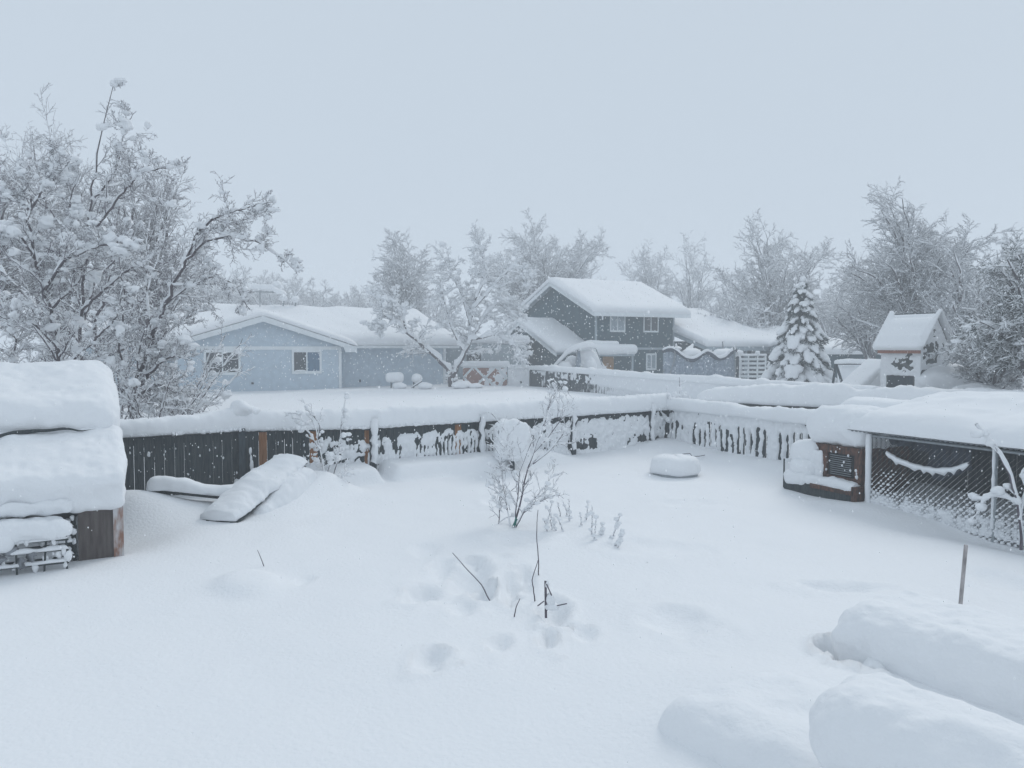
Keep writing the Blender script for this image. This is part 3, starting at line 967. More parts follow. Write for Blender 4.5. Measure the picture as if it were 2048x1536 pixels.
# ---- low house behind the spruce, at right
lh = thing("bungalow", "low house far behind the swing frame, only its snowy roof showing", "house", at(1700, 720, 46) * A(1, 1, 0), R(8))
gg = Geo(); gg.bb(-2.6, 3.2, 0, 6, 0, 2.2); part("wall", gg, SLATE, lh, local=True)
gg = Geo()
gg.prism([(-3, -.5, 2.1), (-3, 3, 2.7), (-3, 6.5, 2.1)], (6.6, 0, 0)); r_ = part("roof", gg, TRIMB, lh, local=True)
gg = Geo(); gg.add(*roof_snow_arr(-3.1, 3.7, [-.6, 3, 6.6], [2.1, 2.72, 2.1], .42, r=.5, nx=30, nyq=30, seed=71)); part("snow_cover", gg, SNOW, r_, True, local=True)

#@@MIDDLE
# ------------------------------------------------------------------ neighbour's yard
# cross-braced gate
GY = 45.0
GA, GB = at(926, 770, GY), at(1014, 770, GY)
gate = thing("wooden_gate", "faded reddish double gate with crossed white bracing beside the blue house", "gate", A(GA[0], GY, .3))
wg = GB[0] - GA[0]
zt, zb = 1.42, .12
gg = Geo(); n = 22
for k in range(n):
    x = GA[0] + (k + .5) * wg / n
    gg.bb(x - wg / n * .46, x + wg / n * .46, GY, GY + .02, zb - .1, zt)
part("board_panel", gg, RED, gate)
gg = Geo()
for k in (0, 1):
    x0, x1 = GA[0] + k * wg / 2, GA[0] + (k + 1) * wg / 2
    xm, zm = (x0 + x1) / 2, (zt + zb) / 2
    for a, b in (((xm, zt - .02), (x1 - .04, zm)), ((x1 - .04, zm), (xm, zb)), ((xm, zb), (x0 + .04, zm)), ((x0 + .04, zm), (xm, zt - .02))):
        gg.beam((a[0], GY - .03, a[1]), (b[0], GY - .03, b[1]), .03, .13)
gg.bb(GA[0], GB[0], GY - .05, GY - .016, zt - .1, zt + .02)
part("brace", gg, TRIM, gate)
gg = Geo(); gg.add(*loaf_arr([(GA[0] - .15, GY, zt + .0), (GB[0] + .2, GY, zt + .0)], .35, .3, .06, 12, .05, 3, 41, .15))
part("snow_cap", gg, SNOW, gate, True)
gg = Geo()


def field_gate(u, z):
    return -.016 + .035 * fbm(u * 5, z * 5, None, 301, 3) - .02 * (u < wg * .48) + .05 * sstep(.35, .1, z) + .012


gg.add(*plaster_arr((GA[0], GY - .004, 0), (1, 0, 0), (0, -1, 0), wg, .1, zt, field_gate, .035))
part("stuck_snow", gg, FINE, gate, True)
# short snow-plastered fence from the gate to the picket fence
fs = thing("wooden_fence", "short snow-plastered fence panel between the crossed gate and the far picket fence", "fence", A(GB[0], GY, .3))
gg = Geo(); n = 9
pA, pB = A(GB[0] + .06, GY), A(1.02, 44.42)
for k in range(n):
    c = pA + (pB - pA) * (k + .5) / n
    gg.box((c[0], c[1], .65), (.12, .02, 1.35), ux=P3(pB - pA, 0))
part("picket_panel", gg, POSTM, fs)
gg = Geo(); gg.add(*loaf_arr([P3(pA, 1.30), P3(pB, 1.30)], .3, .22, .06, 12, .04, 3, 45, .1))
du = (pB - pA); lu = np.linalg.norm(du); du = du / lu
gg.add(*plaster_arr(P3(pA + A(0, -.015), 0), P3(du, 0), (0, -1, 0), lu, .15, 1.33, lambda u, z: .02 + .045 * fbm(u * 8, z * 4, None, 305, 3), .04))
part("stuck_snow", gg, FINE, fs, True)

# camper
cy = 48.2
cp = thing("camper_trailer", "pale grey camper trailer with a round snow cap parked beside the annex", "camper", (-1.6, cy, .3), R(-3))
gg = Geo(); V, F = rbox_arr((5.2, 2.1, 2.3), .22, (12, 8, 8)); gg.add(V + A(0, .8, 1.35), F)
part("body", gg, CAMP, cp, True, local=True)
gg = Geo()
for k in range(5):
    gg.bb(1.5 + k * .16, 1.58 + k * .16, -.262, -.235, 2.0, 2.08)
part("vent_slot", gg, VOID, cp, local=True)
gg = Geo(); gg.bb(-1.2, -.3, -.27, -.24, 1.2, 1.8); part("window", gg, GLASS, cp, local=True)
for xx in (-.5, .4):
    gg = Geo(); gg.tube([(xx, -.22, 0.05), (xx, -.05, .05)], .3, 14); part("wheel", gg, VOID, cp, True, local=True)
gg = Geo(); V, F = rbox_arr((5.4, 2.3, .52), .24, (26, 12, 8), .04, 1, 3); gg.add(V + A(0, .8, 2.68), F)
part("snow_cover", gg, SNOW, cp, True, local=True)

# collapsed canopy by the porch
cc = at(1150, 760, 43.5)
cn = thing("garden_canopy", "collapsed garden canopy bowed under snow before the orange door", "canopy", A(cc[0], 43.5, .3))
gg = Geo()
arch = [at(1102, 742, 43.5), at(1118, 725, 43.4), at(1135, 708, 43.3), at(1155, 698, 43.2), at(1178, 694, 43.2), at(1192, 696, 43.4)]
gg.tube(arch, .05, 8); gg.tube([at(1149, 745, 43.0), at(1155, 700, 43.2)], .03, 6); gg.tube([at(1210, 745, 43.4), at(1192, 698, 43.4)], .03, 6)
part("frame", gg, METAL, cn)
gg = Geo()
gg.prism([at(1146, 748, 43.2), at(1156, 702, 43.2), at(1166, 704, 43.2), at(1163, 748, 43.2)], (.25, 1.0, 0))
part("side_cloth", gg, TARP, cn)
gg = Geo()
pts = [(1160, 702), (1180, 700), (1188, 706), (1198, 724), (1216, 748), (1158, 748), (1162, 722)]
front = np.array([at(x, y, 43.15) for x, y in pts]); gg.prism(front, (.3, 1.3, 0))
gg.add(*loaf_arr(arch, [.3, .45, .55, .6, .6, .5], [.2, .25, .3, .32, .32, .25], .06, 12, .05, 2.5, 51, .3))
gg.add(*blobs_arr(np.array([at(1128, 738, 43.4), at(1180, 735, 43.1), at(1145, 728, 44)]), np.array([[.5, .4, .45], [.6, .35, .6], [.5, .5, .5]]), rng, 2, .12))
part("snow_load", gg, SNOW, cn, True)

# trampoline with sagging safety net
ty = 41.5
tc = at(1400, 760, ty)
tr = thing("trampoline", "trampoline with its grey safety net sagging under snow, hooked poles sticking up", "trampoline", A(tc[0], ty, .3))


def tp(px, py, dy=0.0):
    return at(px, py, ty + dy)


for (a, b, dy) in (((1400, 748), (1402, 712), -.9), ((1470, 756), (1467, 694), -.6), ((1326, 745), (1350, 690), -.3), ((1387, 735), (1386, 684), 1.0), ((1447, 745), (1445, 683), .8), ((1340, 748), (1352, 697), -.8)):
    gg = Geo(); gg.tube([tp(*a, dy), tp((a[0] + b[0]) / 2 + 2, (a[1] + b[1]) / 2, dy), tp(*b, dy)], .035, 6)
    gg.add(*loaf_arr([tp(b[0], b[1] + 1, dy), tp(b[0] + 5, b[1] + 2, dy)], .12, .12, .03, 8, .02, 4, 3, .05), 1)
    part("pole", gg, [METAL, SNOW], tr, True)
# net: curtain hanging between poles, top hem sagging
hem = [(1336, 700), (1352, 694), (1366, 700), (1385, 714), (1400, 718), (1415, 710), (1428, 700), (1440, 705), (1455, 716), (1470, 712), (1484, 698), (1492, 697)]
hem = [(1326 + (x - 1336) * .93, y) for x, y in hem]
gg = Geo()
H = np.array(hem, float); xsx = np.linspace(H[0, 0], H[-1, 0], 60); hy = np.interp(xsx, H[:, 0], H[:, 1])
for _ in range(5):
    hy[1:-1] = (hy[:-2] + 2 * hy[1:-1] + hy[2:]) / 4
rows = 12
V = []
for j in range(rows + 1):
    f = j / rows
    for k, x in enumerate(xsx):
        arcx = (x - 1400) / 75.0
        dy = -.95 * math.sqrt(max(0, 1 - min(1, arcx * arcx))) + .05 * sin(x * .55 + f * 2)
        V.append(at(x, hy[k] + (758 - hy[k]) * f, ty + dy))
nx = len(xsx)
i = (np.arange(rows) * nx)[:, None] + np.arange(nx - 1)[None]
gg.add(V, np.stack([i, i + 1, i + nx + 1, i + nx], -1).reshape(-1, 4))
part("safety_net", gg, TARP, tr, True)
gg = Geo()
hp = np.array([at(x, y + 3, ty - .97 * math.sqrt(max(0, 1 - min(1, ((x - 1400) / 75) ** 2)))) for x, y in zip(xsx, hy)])
gg.tube(hp, .09 + 0.05 * np.abs(np.sin(np.arange(nx) * .2)), 6)
part("net_hem", gg, TARPD, tr, True)
gg = Geo()
gg.add(*loaf_arr(hp + A(0, 0, .04), .22, .14, .06, 10, .03, 3, 55, .2))
# snow piled inside the net, climbing to the hooked poles
for (px, py, sx, sz) in ((1385, 712, .75, .42), (1370, 718, .6, .3), (1447, 708, .85, .32), (1430, 714, .6, .3), (1350, 697, .35, .14), (1465, 706, .4, .2)):
    c = at(px, py, ty + .1); gg.add(*blobs_arr(c[None], A(sx, .6, sz)[None], rng, 2, .12))
gg.add(*loaf_arr([at(1370, 712, ty), at(1380, 700, ty + .4), at(1386, 690, ty + .9)], [.6, .3, .1], [.3, .2, .1], .05, 10, .03, 4, 57, .05))
gg.add(*loaf_arr([at(1475, 705, ty - .3), at(1482, 722, ty - .4), at(1484, 750, ty - .4)], .18, .14, .05, 8, .02, 4, 58, .05))
part("snow_load", gg, SNOW, tr, True)

# slatted screen
sy = 42.5
sa, sb = at(1478, 745, sy)[0], at(1532, 745, sy)[0]
sf = thing("slat_screen", "pale horizontal-slat screen between the trampoline and the spruce", "screen", A(sa, sy, .3))
gg = Geo()
for z in np.arange(.62, 2.05, .235):
    gg.bb(sa, sb, sy, sy + .03, z, z + .13)
part("slat_panel", gg, TRIM, sf)
gg = Geo()
for x in (sa + .04, sa + .5, sa + 1.0, sb - .04):
    gg.bb(x - .04, x + .04, sy - .05, sy - .003, .1, 2.05)
part("upright", gg, TRIM, sf)
gg = Geo(); gg.add(*loaf_arr([(sa - .05, sy, 2.07), (sb + .05, sy, 2.07)], .16, .09, .05, 10, .02, 3, 61, .06)); gg.add(*blobs_arr(A(sb - .45, sy + .1, 2.2)[None], A(.2, .15, .12)[None], rng, 2))
part("snow_cap", gg, SNOW, sf, True)

# swing frame
wy = 30.0
sw = thing("swing_frame", "slanting-legged swing frame with a snow-topped crossbar beside the spruce", "swing frame", at(1700, 770, wy) * A(1, 1, 0) + A(0, 0, .3))
gg = Geo(); gg.tube([at(1672, 727, wy), at(1762, 727, wy)], .05, 8); part("crossbar", gg, POSTM, sw)
for a, b, dy in (((1672, 727), (1684, 765), -.5), ((1672, 727), (1666, 765), .8), ((1762, 727), (1752, 765), -.5), ((1762, 727), (1768, 765), .8)):
    gg = Geo(); gg.tube([at(*a, wy), at(*b, wy + dy)], .05, 8); part("leg", gg, POSTM, sw)
gg = Geo(); gg.add(*loaf_arr([at(1668, 727, wy), at(1700, 726, wy), at(1766, 728, wy)], .28, [.14, .18, .12], .05, 12, .03, 3, 64, .1))
part("snow_cap", gg, SNOW, sw, True)
# fence piece behind the swing frame
fw = thing("wooden_fence", "dark fence panel under uneven snow, seen through the swing frame", "fence", at(1675, 770, 33) * A(1, 1, 0) + A(0, 0, .3))
gg = Geo(); x0, x1 = at(1674, 760, 33)[0], at(1775, 760, 33)[0]
for k in range(14):
    xx = x0 + (k + .5) * (x1 - x0) / 14; gg.bb(xx - .07, xx + .07, 33, 33.03, 0, 1.75)
part("board_panel", gg, DWOOD, fw)
gg = Geo(); gg.add(*plaster_arr((x0, 32.99, 0), (1, 0, 0), (0, -1, 0), x1 - x0, .3, 1.78, lambda u, z: .03 * sstep(.8, 1.45, z) + .05 * fbm(u * 3, z * 3, None, 401, 3) - .012, .05))
gg.add(*loaf_arr([(x0, 33, 1.72), (x1, 33, 1.72)], .3, .14, .06, 10, .04, 3, 66, .1))
part("snow_cap", gg, FINE, fw, True)

# playhouse tower
pc = at(1815, 768, 24.5)
TP = R(-60)
ph = thing("playhouse", "raised wooden playhouse plastered with snow, its steep roof edged in red-brown board", "playhouse", A(pc[0] + .1, 24.3, .3), TP)
pw, pd = 1.30, 1.45
ze, zr = 2.28, 3.25         # local heights above .3
gg = Geo()
gg.prism([(pw / 2, -pd / 2, 0.1), (pw / 2, pd / 2, 0.1), (pw / 2, pd / 2, ze), (pw / 2, .0, zr - .06), (pw / 2, -pd / 2, ze)], (-pw, 0, 0))
part("wall", gg, mat("grey_brown_board", (.10, .11, .11), .85, var=.35, scale=6), ph, local=True)
gg = Geo()
for s in (-1, 1):
    gg.prism([(-pw / 2 - .08, s * (pd / 2 + .12), ze - .13), (-pw / 2 - .08, 0, zr + .02), (-pw / 2 - .08, 0, zr - .04), (-pw / 2 - .08, s * (pd / 2 + .12), ze - .19)], (pw + .07, 0, 0))
pr_ = part("roof", gg, POSTM, ph, local=True)
gg = Geo(); gg.bb(-pw / 2 - .02, pw / 2 + .08, -pd / 2 - .16, -pd / 2 - .12, ze - .26, ze - .15)
part("fascia_board", gg, RED, pr_, local=True)
gg = Geo(); gg.add(*roof_snow_arr(-pw / 2 - .14, pw / 2 + .12, [-pd / 2 - .18, 0, pd / 2 + .18], [ze - .16, zr + .03, ze - .16], .20, r=.14, nx=40, nyq=50, nz=.03, seed=81))
part("snow_cover", gg, SNOW, pr_, True, local=True)
gg = Geo(); gg.bb(-pw / 2 + .24, pw / 2 - .22, -pd / 2 - .012, -pd / 2 - .002, .55, 1.32); part("lower_opening", gg, POSTM, ph, local=True)


def pf(u, z):
    dark = np.exp(-(((u - .80) / .30) ** 2 + ((z - 1.72) / .20) ** 2)) * (.45 + 1.3 * fbm(u * 9, z * 9, None, 5, 2))
    dark2 = sstep(.18, .24, u) * sstep(1.15, 1.08, u) * sstep(1.36, 1.28, z)
    return .014 + .035 * fbm(u * 5, z * 7, None, 411, 4) - .16 * np.clip(dark, 0, 1) - .10 * dark2


def pf2(u, z):
    d1 = np.exp(-(((u - .55) / .33) ** 4 + ((z - 2.0) / .28) ** 4)) * (.45 + 1.1 * fbm(u * 11, z * 9, None, 6, 2))
    d2 = np.exp(-(((u - .45) / .36) ** 6 + ((z - 1.28) / .24) ** 6)) * (.6 + .8 * fbm(u * 9, z * 9, None, 16, 2))
    d3 = np.exp(-(((u - .55) / .13) ** 2 + ((z - 3.0) / .12) ** 2))
    return .014 + .035 * fbm(u * 5, z * 7, None, 413, 4) - .20 * np.clip(d1, 0, 1) - .09 * np.clip(d2, 0, 1) - .08 * d3


gg = Geo()
V, F = plaster_arr((-pw / 2, -pd / 2 - .006, 0), (1, 0, 0), (0, -1, 0), pw + .03, .3, ze - .15, pf, .025); gg.add(V, F)
V, F = plaster_arr((pw / 2 + .006, -pd / 2 - .03, 0), (0, 1, 0), (1, 0, 0), pd + .03, .3, zr - .05, lambda u, z: np.where(z < ze + (zr - ze) * (1 - np.abs(u - pd / 2) / (pd / 2)) - .02, pf2(u, z), -.02), .025); gg.add(V, F)
part("stuck_snow", gg, FINE, ph, True, local=True)
# lean-to drift beside the playhouse
gg = Geo(); c = at(1745, 775, 26.5)
x0 = at(1695, 770, 26.5); x1 = at(1772, 770, 26.5)
gg.prism([(x0[0], 26.0, .8), (x1[0], 26.0, .8), (x1[0], 26.0, 2.0), (x1[0] - .25, 26.0, 1.95)], (.2, 1.4, 0))
V, F = rbox_arr((1.75, 1.3, .25), .12, (16, 12, 4), .03, 2, 4); gg.add(place_arr(V, ((x0[0] + x1[0]) / 2 - .1, 26.6, 1.5), ux=(x1[0] - x0[0], .2, 1.1)), F)
single("lean_to", gg, SNOW, "low sloping snow-covered roof leaning against the left of the playhouse", "lean-to", (c[0], 26.5, .3), True)
# right of the playhouse: long snowy shed roof
c = at(1925, 760, 23)
sh = thing("low_shed", "low shed right of the playhouse, snow pouring over its roof", "shed", A(c[0], 23, .3), R(-14))
gg = Geo(); gg.bb(-1.1, 1.6, 0, 1.5, 0, 1.05); part("wall", gg, DWOOD, sh, local=True)
gg = Geo(); V, F = rbox_arr((2.9, 1.8, .6), .28, (22, 14, 6), .10, 1.6, 14); gg.add(place_arr(V, (.25, .7, 1.3), uz=(0, -.25, 1)), F)
gg.add(*loaf_arr([(-.5, -.6, .85), (.2, -.7, 1.02), (.9, -.6, .85)], .5, .2, .06, 12, .05, 2, 8, .2))
part("snow_cover", gg, SNOW, sh, True, local=True)

# snow-buried garden chairs by the blue house
for nm, lab, px, py, wdt, hgt in (("garden_chair", "wide snow-buried garden chair standing out before the blue side wall", 789, 765, .95, .58), ("garden_chair", "smaller tilted snow-buried chair next to the wide one by the blue wall", 834, 766, .55, .5)):
    c = at(px, 775, 41.8); zc = .3
    gc = thing(nm, lab, "garden chair", A(c[0], 41.8, zc))
    gg = Geo()
    for sx in (-.18, .18):
        for s2 in (-.15, .15):
            gg.tube([(c[0] + sx, 41.8 + s2, zc - .1), (c[0] + sx * .9, 41.8 + s2, zc + .5)], .018, 6)
    part("leg", gg, POSTM, gc)
    gg = Geo(); V, F = rbox_arr((wdt, .6, hgt), .24, (14, 10, 8), .05, 2, int(px)); gg.add(place_arr(V, (c[0], 41.8, .88 if px < 800 else .84), ux=(1, 0, 0 if px < 800 else -.35)), F)
    part("snow_load", gg, SNOW, gc, True)
gg = Geo(); a = at(823, 776, 41.3); b = at(844, 763, 41.3); gg.tube([a, b], .02, 5)
gg.add(*loaf_arr([a + A(0, .1, .02), b + A(0, .1, .02)], .12, .1, .05, 8, .02, 3, 9, .1), 1)
single("leaning_pole", gg, [POSTM, SNOW], "thin dark pole leaning against the snow-buried chairs", "pole", a, True)
gg = Geo(); gg.add(*blobs_arr(np.array([at(800, 772, 41.2), at(925, 770, 42), at(850, 772, 41.2), at(950, 772, 42.2)]), np.array([[.5, .4, .20], [.8, .4, .22], [.55, .4, .22], [.5, .4, .15]]), rng, 2, .2))
single("snow_pile", gg, SNOW, "low snow humps around the buried chairs and the apple tree foot", "snow pile", at(880, 775, 41.5) * A(1, 1, 0) + A(0, 0, .3), True)

#@@TREES
# ------------------------------------------------------------------ trees
def norm(v):
    return v / (np.linalg.norm(v, axis=-1, keepdims=True) + 1e-9)


def children(rng, P, rad, n, length, angle, steps, wig, trop, start=0.15, rr=0.5, tipr=0.4, fall=0.55, jit=.35, lr=None):
    """n child branches per parent path (vectorised)."""
    B, S_, _ = P.shape
    t = start + (1 - start) * ((np.arange(n)[None] + rng.random((B, n))) / n)
    t = np.clip(t, 0, .999)
    f = t * (S_ - 1); i = f.astype(int); fr = (f - i)[..., None]
    bi = np.arange(B)[:, None]
    p = P[bi, i] * (1 - fr) + P[bi, i + 1] * fr
    T = norm(P[bi, i + 1] - P[bi, i])
    r0 = (rad[bi, i] * (1 - fr[..., 0]) + rad[bi, i + 1] * fr[..., 0]) * rr
    q = norm(np.cross(T, norm(rng.normal(size=T.shape))))
    a = angle * rng.uniform(.7, 1.3, t.shape)[..., None]
    D = norm(T * np.cos(a) + q * np.sin(a))
    PL = np.linalg.norm(np.diff(P, axis=1), axis=2).sum(1)[:, None]
    L = np.minimum(length, PL * .42) * (1 - fall * t) * rng.uniform(1 - jit, 1 + jit, t.shape)
    if np.ndim(length) > 0:
        L = L
    if lr:
        L = np.minimum(L, (r0 / rr * lr + .03) * rng.uniform(.7, 1.2, t.shape))
    p = p.reshape(-1, 3); D = D.reshape(-1, 3); L = L.reshape(-1); r0 = r0.reshape(-1)
    out = [p]
    for s in range(steps):
        D = norm(D + wig * rng.normal(size=D.shape) + A(0, 0, trop)[None])
        p = p + D * (L / steps)[:, None]
        out.append(p)
    NP = np.stack(out, 1)
    k = np.linspace(1, tipr, steps + 1)[None]
    return NP, r0[:, None] * k


def resample(pts, n, wig, rng):
    P = np.asarray(pts, float)
    d = np.r_[0, np.cumsum(np.linalg.norm(np.diff(P, axis=0), axis=1))]
    t = np.linspace(0, d[-1], n)
    # smooth (Catmull-like via fine linear + blur)
    tt = np.linspace(0, d[-1], n * 4)
    C = np.stack([np.interp(tt, d, P[:, i]) for i in range(3)], -1)
    for _ in range(4):
        C[1:-1] = (C[:-2] + 2 * C[1:-1] + C[2:]) / 4
    C = np.stack([np.interp(t, tt, C[:, i]) for i in range(3)], -1)
    w_ = rng.normal(size=(n, 3)) * wig * d[-1] / n
    w_[0] = 0
    return C + w_


def snow_on(g, P, rad, rng, amt, k=5, cover=.8, mi=0, wmax=9e9):
    T = norm(np.gradient(P, axis=1))
    hz = np.sqrt(np.clip(1 - T[..., 2] ** 2, 0, 1))
    lump = np.clip(rng.normal(.85, .4, rad.shape), .1, 1.9)
    on = (rng.random(rad.shape) < cover)
    wd = (rad * 1.15 + amt * .75 * lump * hz) * on + 1e-4
    wd = np.minimum(wd, wmax)
    ht = (rad * .6 + amt * 1.0 * lump * hz) * on + 1e-4
    wd[:, -1] *= .5; ht[:, -1] *= .5
    V, F = snow_arr(P, wd, ht, rad * .6 + ht * .55, k)
    g.add(V, F, mi)


def tree(name, label, cat, base, limbs, rng, levels, snow, blobs=0, blob_size=(.05, .14), mats=(BARK, TWIG, FINE), group=None, k0=8, snowk=5, wmax=.5, NL=22, cover=.8, lcover=.62):
    """limbs: list of (points, r0, r1). levels: list of dict for children()."""
    t = thing(name, label, cat, base, 0, group)
    g0, g1, g2 = Geo(), Geo(), Geo()
    LP = [resample(p, NL, .10, rng) for p, _, _ in limbs]
    LP = np.stack(LP)
    LR = np.stack([np.linspace(a, b, NL) for _, a, b in limbs])
    g0.tubes(LP, LR, k0)
    snow_on(g2, LP, LR, rng, snow[0], snowk + 2, lcover, wmax=wmax)
    P, Rr = LP, LR
    allP = [(LP, LR)]
    for li, lv in enumerate(levels):
        lv = dict(lv)
        lim = lv.pop('take', None)
        P, Rr = children(rng, P, Rr, **lv)
        Rr = np.maximum(Rr, 0.0032)
        (g1 if li >= 0 else g0).tubes(P, Rr, 5 if li == 0 else 3)
        snow_on(g2, P, Rr, rng, snow[min(li + 1, len(snow) - 1)], snowk if li < 2 else 4, cover, wmax=wmax)
        allP.append((P, Rr))
    if blobs:
        src = np.concatenate([a[0][:, :-1].reshape(-1, 3) for a in allP[:3]])
        src = src[src[:, 2] > base[2] + .15 * (src[:, 2].max() - base[2])]
        idx = rng.integers(0, len(src), blobs)
        s = blob_size[0] + (blob_size[1] - blob_size[0]) * rng.random(blobs) ** 2.0
        sz = np.stack([s * rng.uniform(.8, 1.6, blobs), s * rng.uniform(.7, 1.1, blobs), s * rng.uniform(.5, 1.1, blobs)], -1)
        big = s > blob_size[1] * .62
        cc_ = src[idx] + np.stack([s * 0, s * 0, s * .5], -1)
        g2.add(*blobs_arr(cc_[~big], sz[~big], rng, 1, .5))
        if big.any():
            g2.add(*blobs_arr(cc_[big], sz[big], rng, 2, .6))
    part("trunk", g0, mats[0], t, True)
    part("twigs", g1, mats[1], t, True)
    part("snow_load", g2, mats[2], t, True)
    return t


def crown_limbs(rng, base, fork_z, centre, rad, n, r0, r1=.02, low=-.2, gap=None):
    """limbs from a fork to points on an ellipsoid shell (centre, radii)."""
    out = []
    fp = A(base[0], base[1], fork_z)
    for k in range(n):
        az = 2 * pi * (k + rng.uniform(-.3, .3)) / n * 1.618
        el = math.asin(low + (1 - low) * ((k + .5) / n))
        d = A(cos(az) * cos(el), sin(az) * cos(el), sin(el))
        e = np.asarray(centre) + d * np.asarray(rad) * rng.uniform(.82, 1.02)
        st = fp + A(0, 0, rng.uniform(-.3, .25) * abs(fork_z - base[2]))
        m1 = st + (e - st) * .35 + A(0, 0, .13) * np.linalg.norm(e - st)
        m2 = st + (e - st) * .7 + A(0, 0, .15) * np.linalg.norm(e - st)
        out.append(([st, m1, m2, e], r0 * rng.uniform(.55, .8), r1))
    out.insert(0, ([A(*base), (A(*base) + fp) / 2 + A(rng.normal() * .05, 0, 0), fp, fp + A(0, 0, .3)], r0, r0 * .8))
    return out


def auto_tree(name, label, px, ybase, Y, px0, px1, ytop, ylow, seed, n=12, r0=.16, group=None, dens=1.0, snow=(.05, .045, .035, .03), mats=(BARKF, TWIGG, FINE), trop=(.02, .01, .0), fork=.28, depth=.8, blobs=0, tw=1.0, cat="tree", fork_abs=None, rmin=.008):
    rng = np.random.default_rng(seed)
    b = at(px, ybase, Y); base = A(b[0], Y, .25)
    top = at(px, ytop, Y)[2]; lowz = at(px, ylow, Y)[2]
    xl, xr = at(px0, ytop, Y)[0], at(px1, ytop, Y)[0]
    rx = (xr - xl) / 2
    c = A((xl + xr) / 2, Y, lowz + (top - lowz) * .45)
    rad = A(rx, rx * depth, (top - c[2]))
    fz = base[2] + (top - base[2]) * fork if fork_abs is None else fork_abs
    limbs = crown_limbs(rng, base, fz, c, rad, n, r0, .02, low=-.35)
    H = top - base[2]
    lv = [dict(n=int(11 * dens), length=H * .24, angle=.8, steps=6, wig=.13, trop=trop[0], start=.22, rr=.5, fall=.45),
          dict(n=int(8 * dens), length=H * .12 * tw, angle=.75, steps=4, wig=.14, trop=trop[1], start=.15, rr=.6, fall=.4),
          dict(n=int(5 * dens), length=H * .055 * tw, angle=.7, steps=2, wig=.15, trop=trop[2], start=.15, rr=.7, fall=.3)]
    t = thing(name, label, cat, base, 0, group)
    g0, g1, g2 = Geo(), Geo(), Geo()
    LP = np.stack([resample(p, 12, .10, rng) for p, _, _ in limbs])
    LR = np.stack([np.linspace(a, b_, 12) for _, a, b_ in limbs])
    LR[1:] *= .75
    g0.tubes(LP, LR, 6)
    snow_on(g2, LP, LR, rng, snow[0], 5, .9)
    P, Rr = LP[1:], LR[1:]
    src = [LP[1:].reshape(-1, 3)]
    for li, l in enumerate(lv):
        P, Rr = children(rng, P, Rr, **l)
        Rr = np.maximum(Rr, rmin * (1.3 if li == 0 else 1.0))
        g1.tubes(P, Rr, 3)
        snow_on(g2, P, Rr, rng, snow[min(li + 1, 3)], 4 if li == 0 else 3, .8)
        src.append(P.reshape(-1, 3))
    if blobs:
        s_ = np.concatenate(src[:3]); idx = rng.integers(0, len(s_), blobs)
        s = .03 + .10 * rng.random(blobs) ** 2
        g2.add(*blobs_arr(s_[idx], np.stack([s * 1.6, s, s * .6], -1), rng, 1, .6))
    part("trunk", g0, mats[0], t, True)
    part("twigs", g1, mats[1], t, True)
    part("snow_load", g2, mats[2], t, True)
    return t


# --- left foreground trees (beyond the fence)
rng = np.random.default_rng(101)
Y1 = 15.5


def pl(pts, Y=Y1, dy=0.0):
    n = len(pts)
    return [at(x, y, Y + dy * k / max(1, n - 1)) for k, (x, y) in enumerate(pts)]


LV_NEAR = [dict(n=15, length=1.0, angle=.85, steps=7, wig=.16, trop=.03, start=.1, rr=.42, fall=.35, lr=34),
           dict(n=9, length=.42, angle=.85, steps=5, wig=.2, trop=.02, start=.1, rr=.5, fall=.35),
           dict(n=5, length=.16, angle=.85, steps=3, wig=.2, trop=.04, start=.15, rr=.7, fall=.2)]
tree("fruit_tree", "near leafless tree arching its long limb right over the fence and the blue house", "tree", A(*pl([(262, 850)])[0][:2], .3),
     [(pl([(258, 860), (270, 780), (300, 690), (335, 600), (370, 520), (400, 458)], dy=-.4), .055, .018),
      (pl([(395, 465), (430, 435), (480, 420), (545, 404)], 15.1, -.6), .026, .006),
      (pl([(365, 530), (410, 480), (470, 470), (530, 492), (600, 545)], 15.2, -.5), .024, .006),
      (pl([(330, 610), (385, 565), (430, 552), (470, 570), (500, 620)], 15.3, .8), .024, .006),
      (pl([(300, 700), (350, 650), (395, 625), (430, 620)], 15.5, 1.0), .026, .006),
      (pl([(280, 770), (320, 725), (350, 710), (380, 722)], 15.4, -.9), .035, .006),
      (pl([(268, 800), (310, 765), (350, 780), (385, 825)], 15.4, -.6), .03, .006),
      (pl([(268, 790), (300, 650), (290, 540), (300, 430)], 15.6, 1.2), .03, .006),
      (pl([(260, 830), (240, 700), (250, 590), (230, 480)], 15.5, -1.0), .026, .006),
      (pl([(262, 830), (310, 800), (345, 812), (385, 800)], 15.3, .4), .02, .005)],
     rng, LV_NEAR, (.030, .022, .010, .004), 420, (.02, .085), wmax=.11, cover=.58)
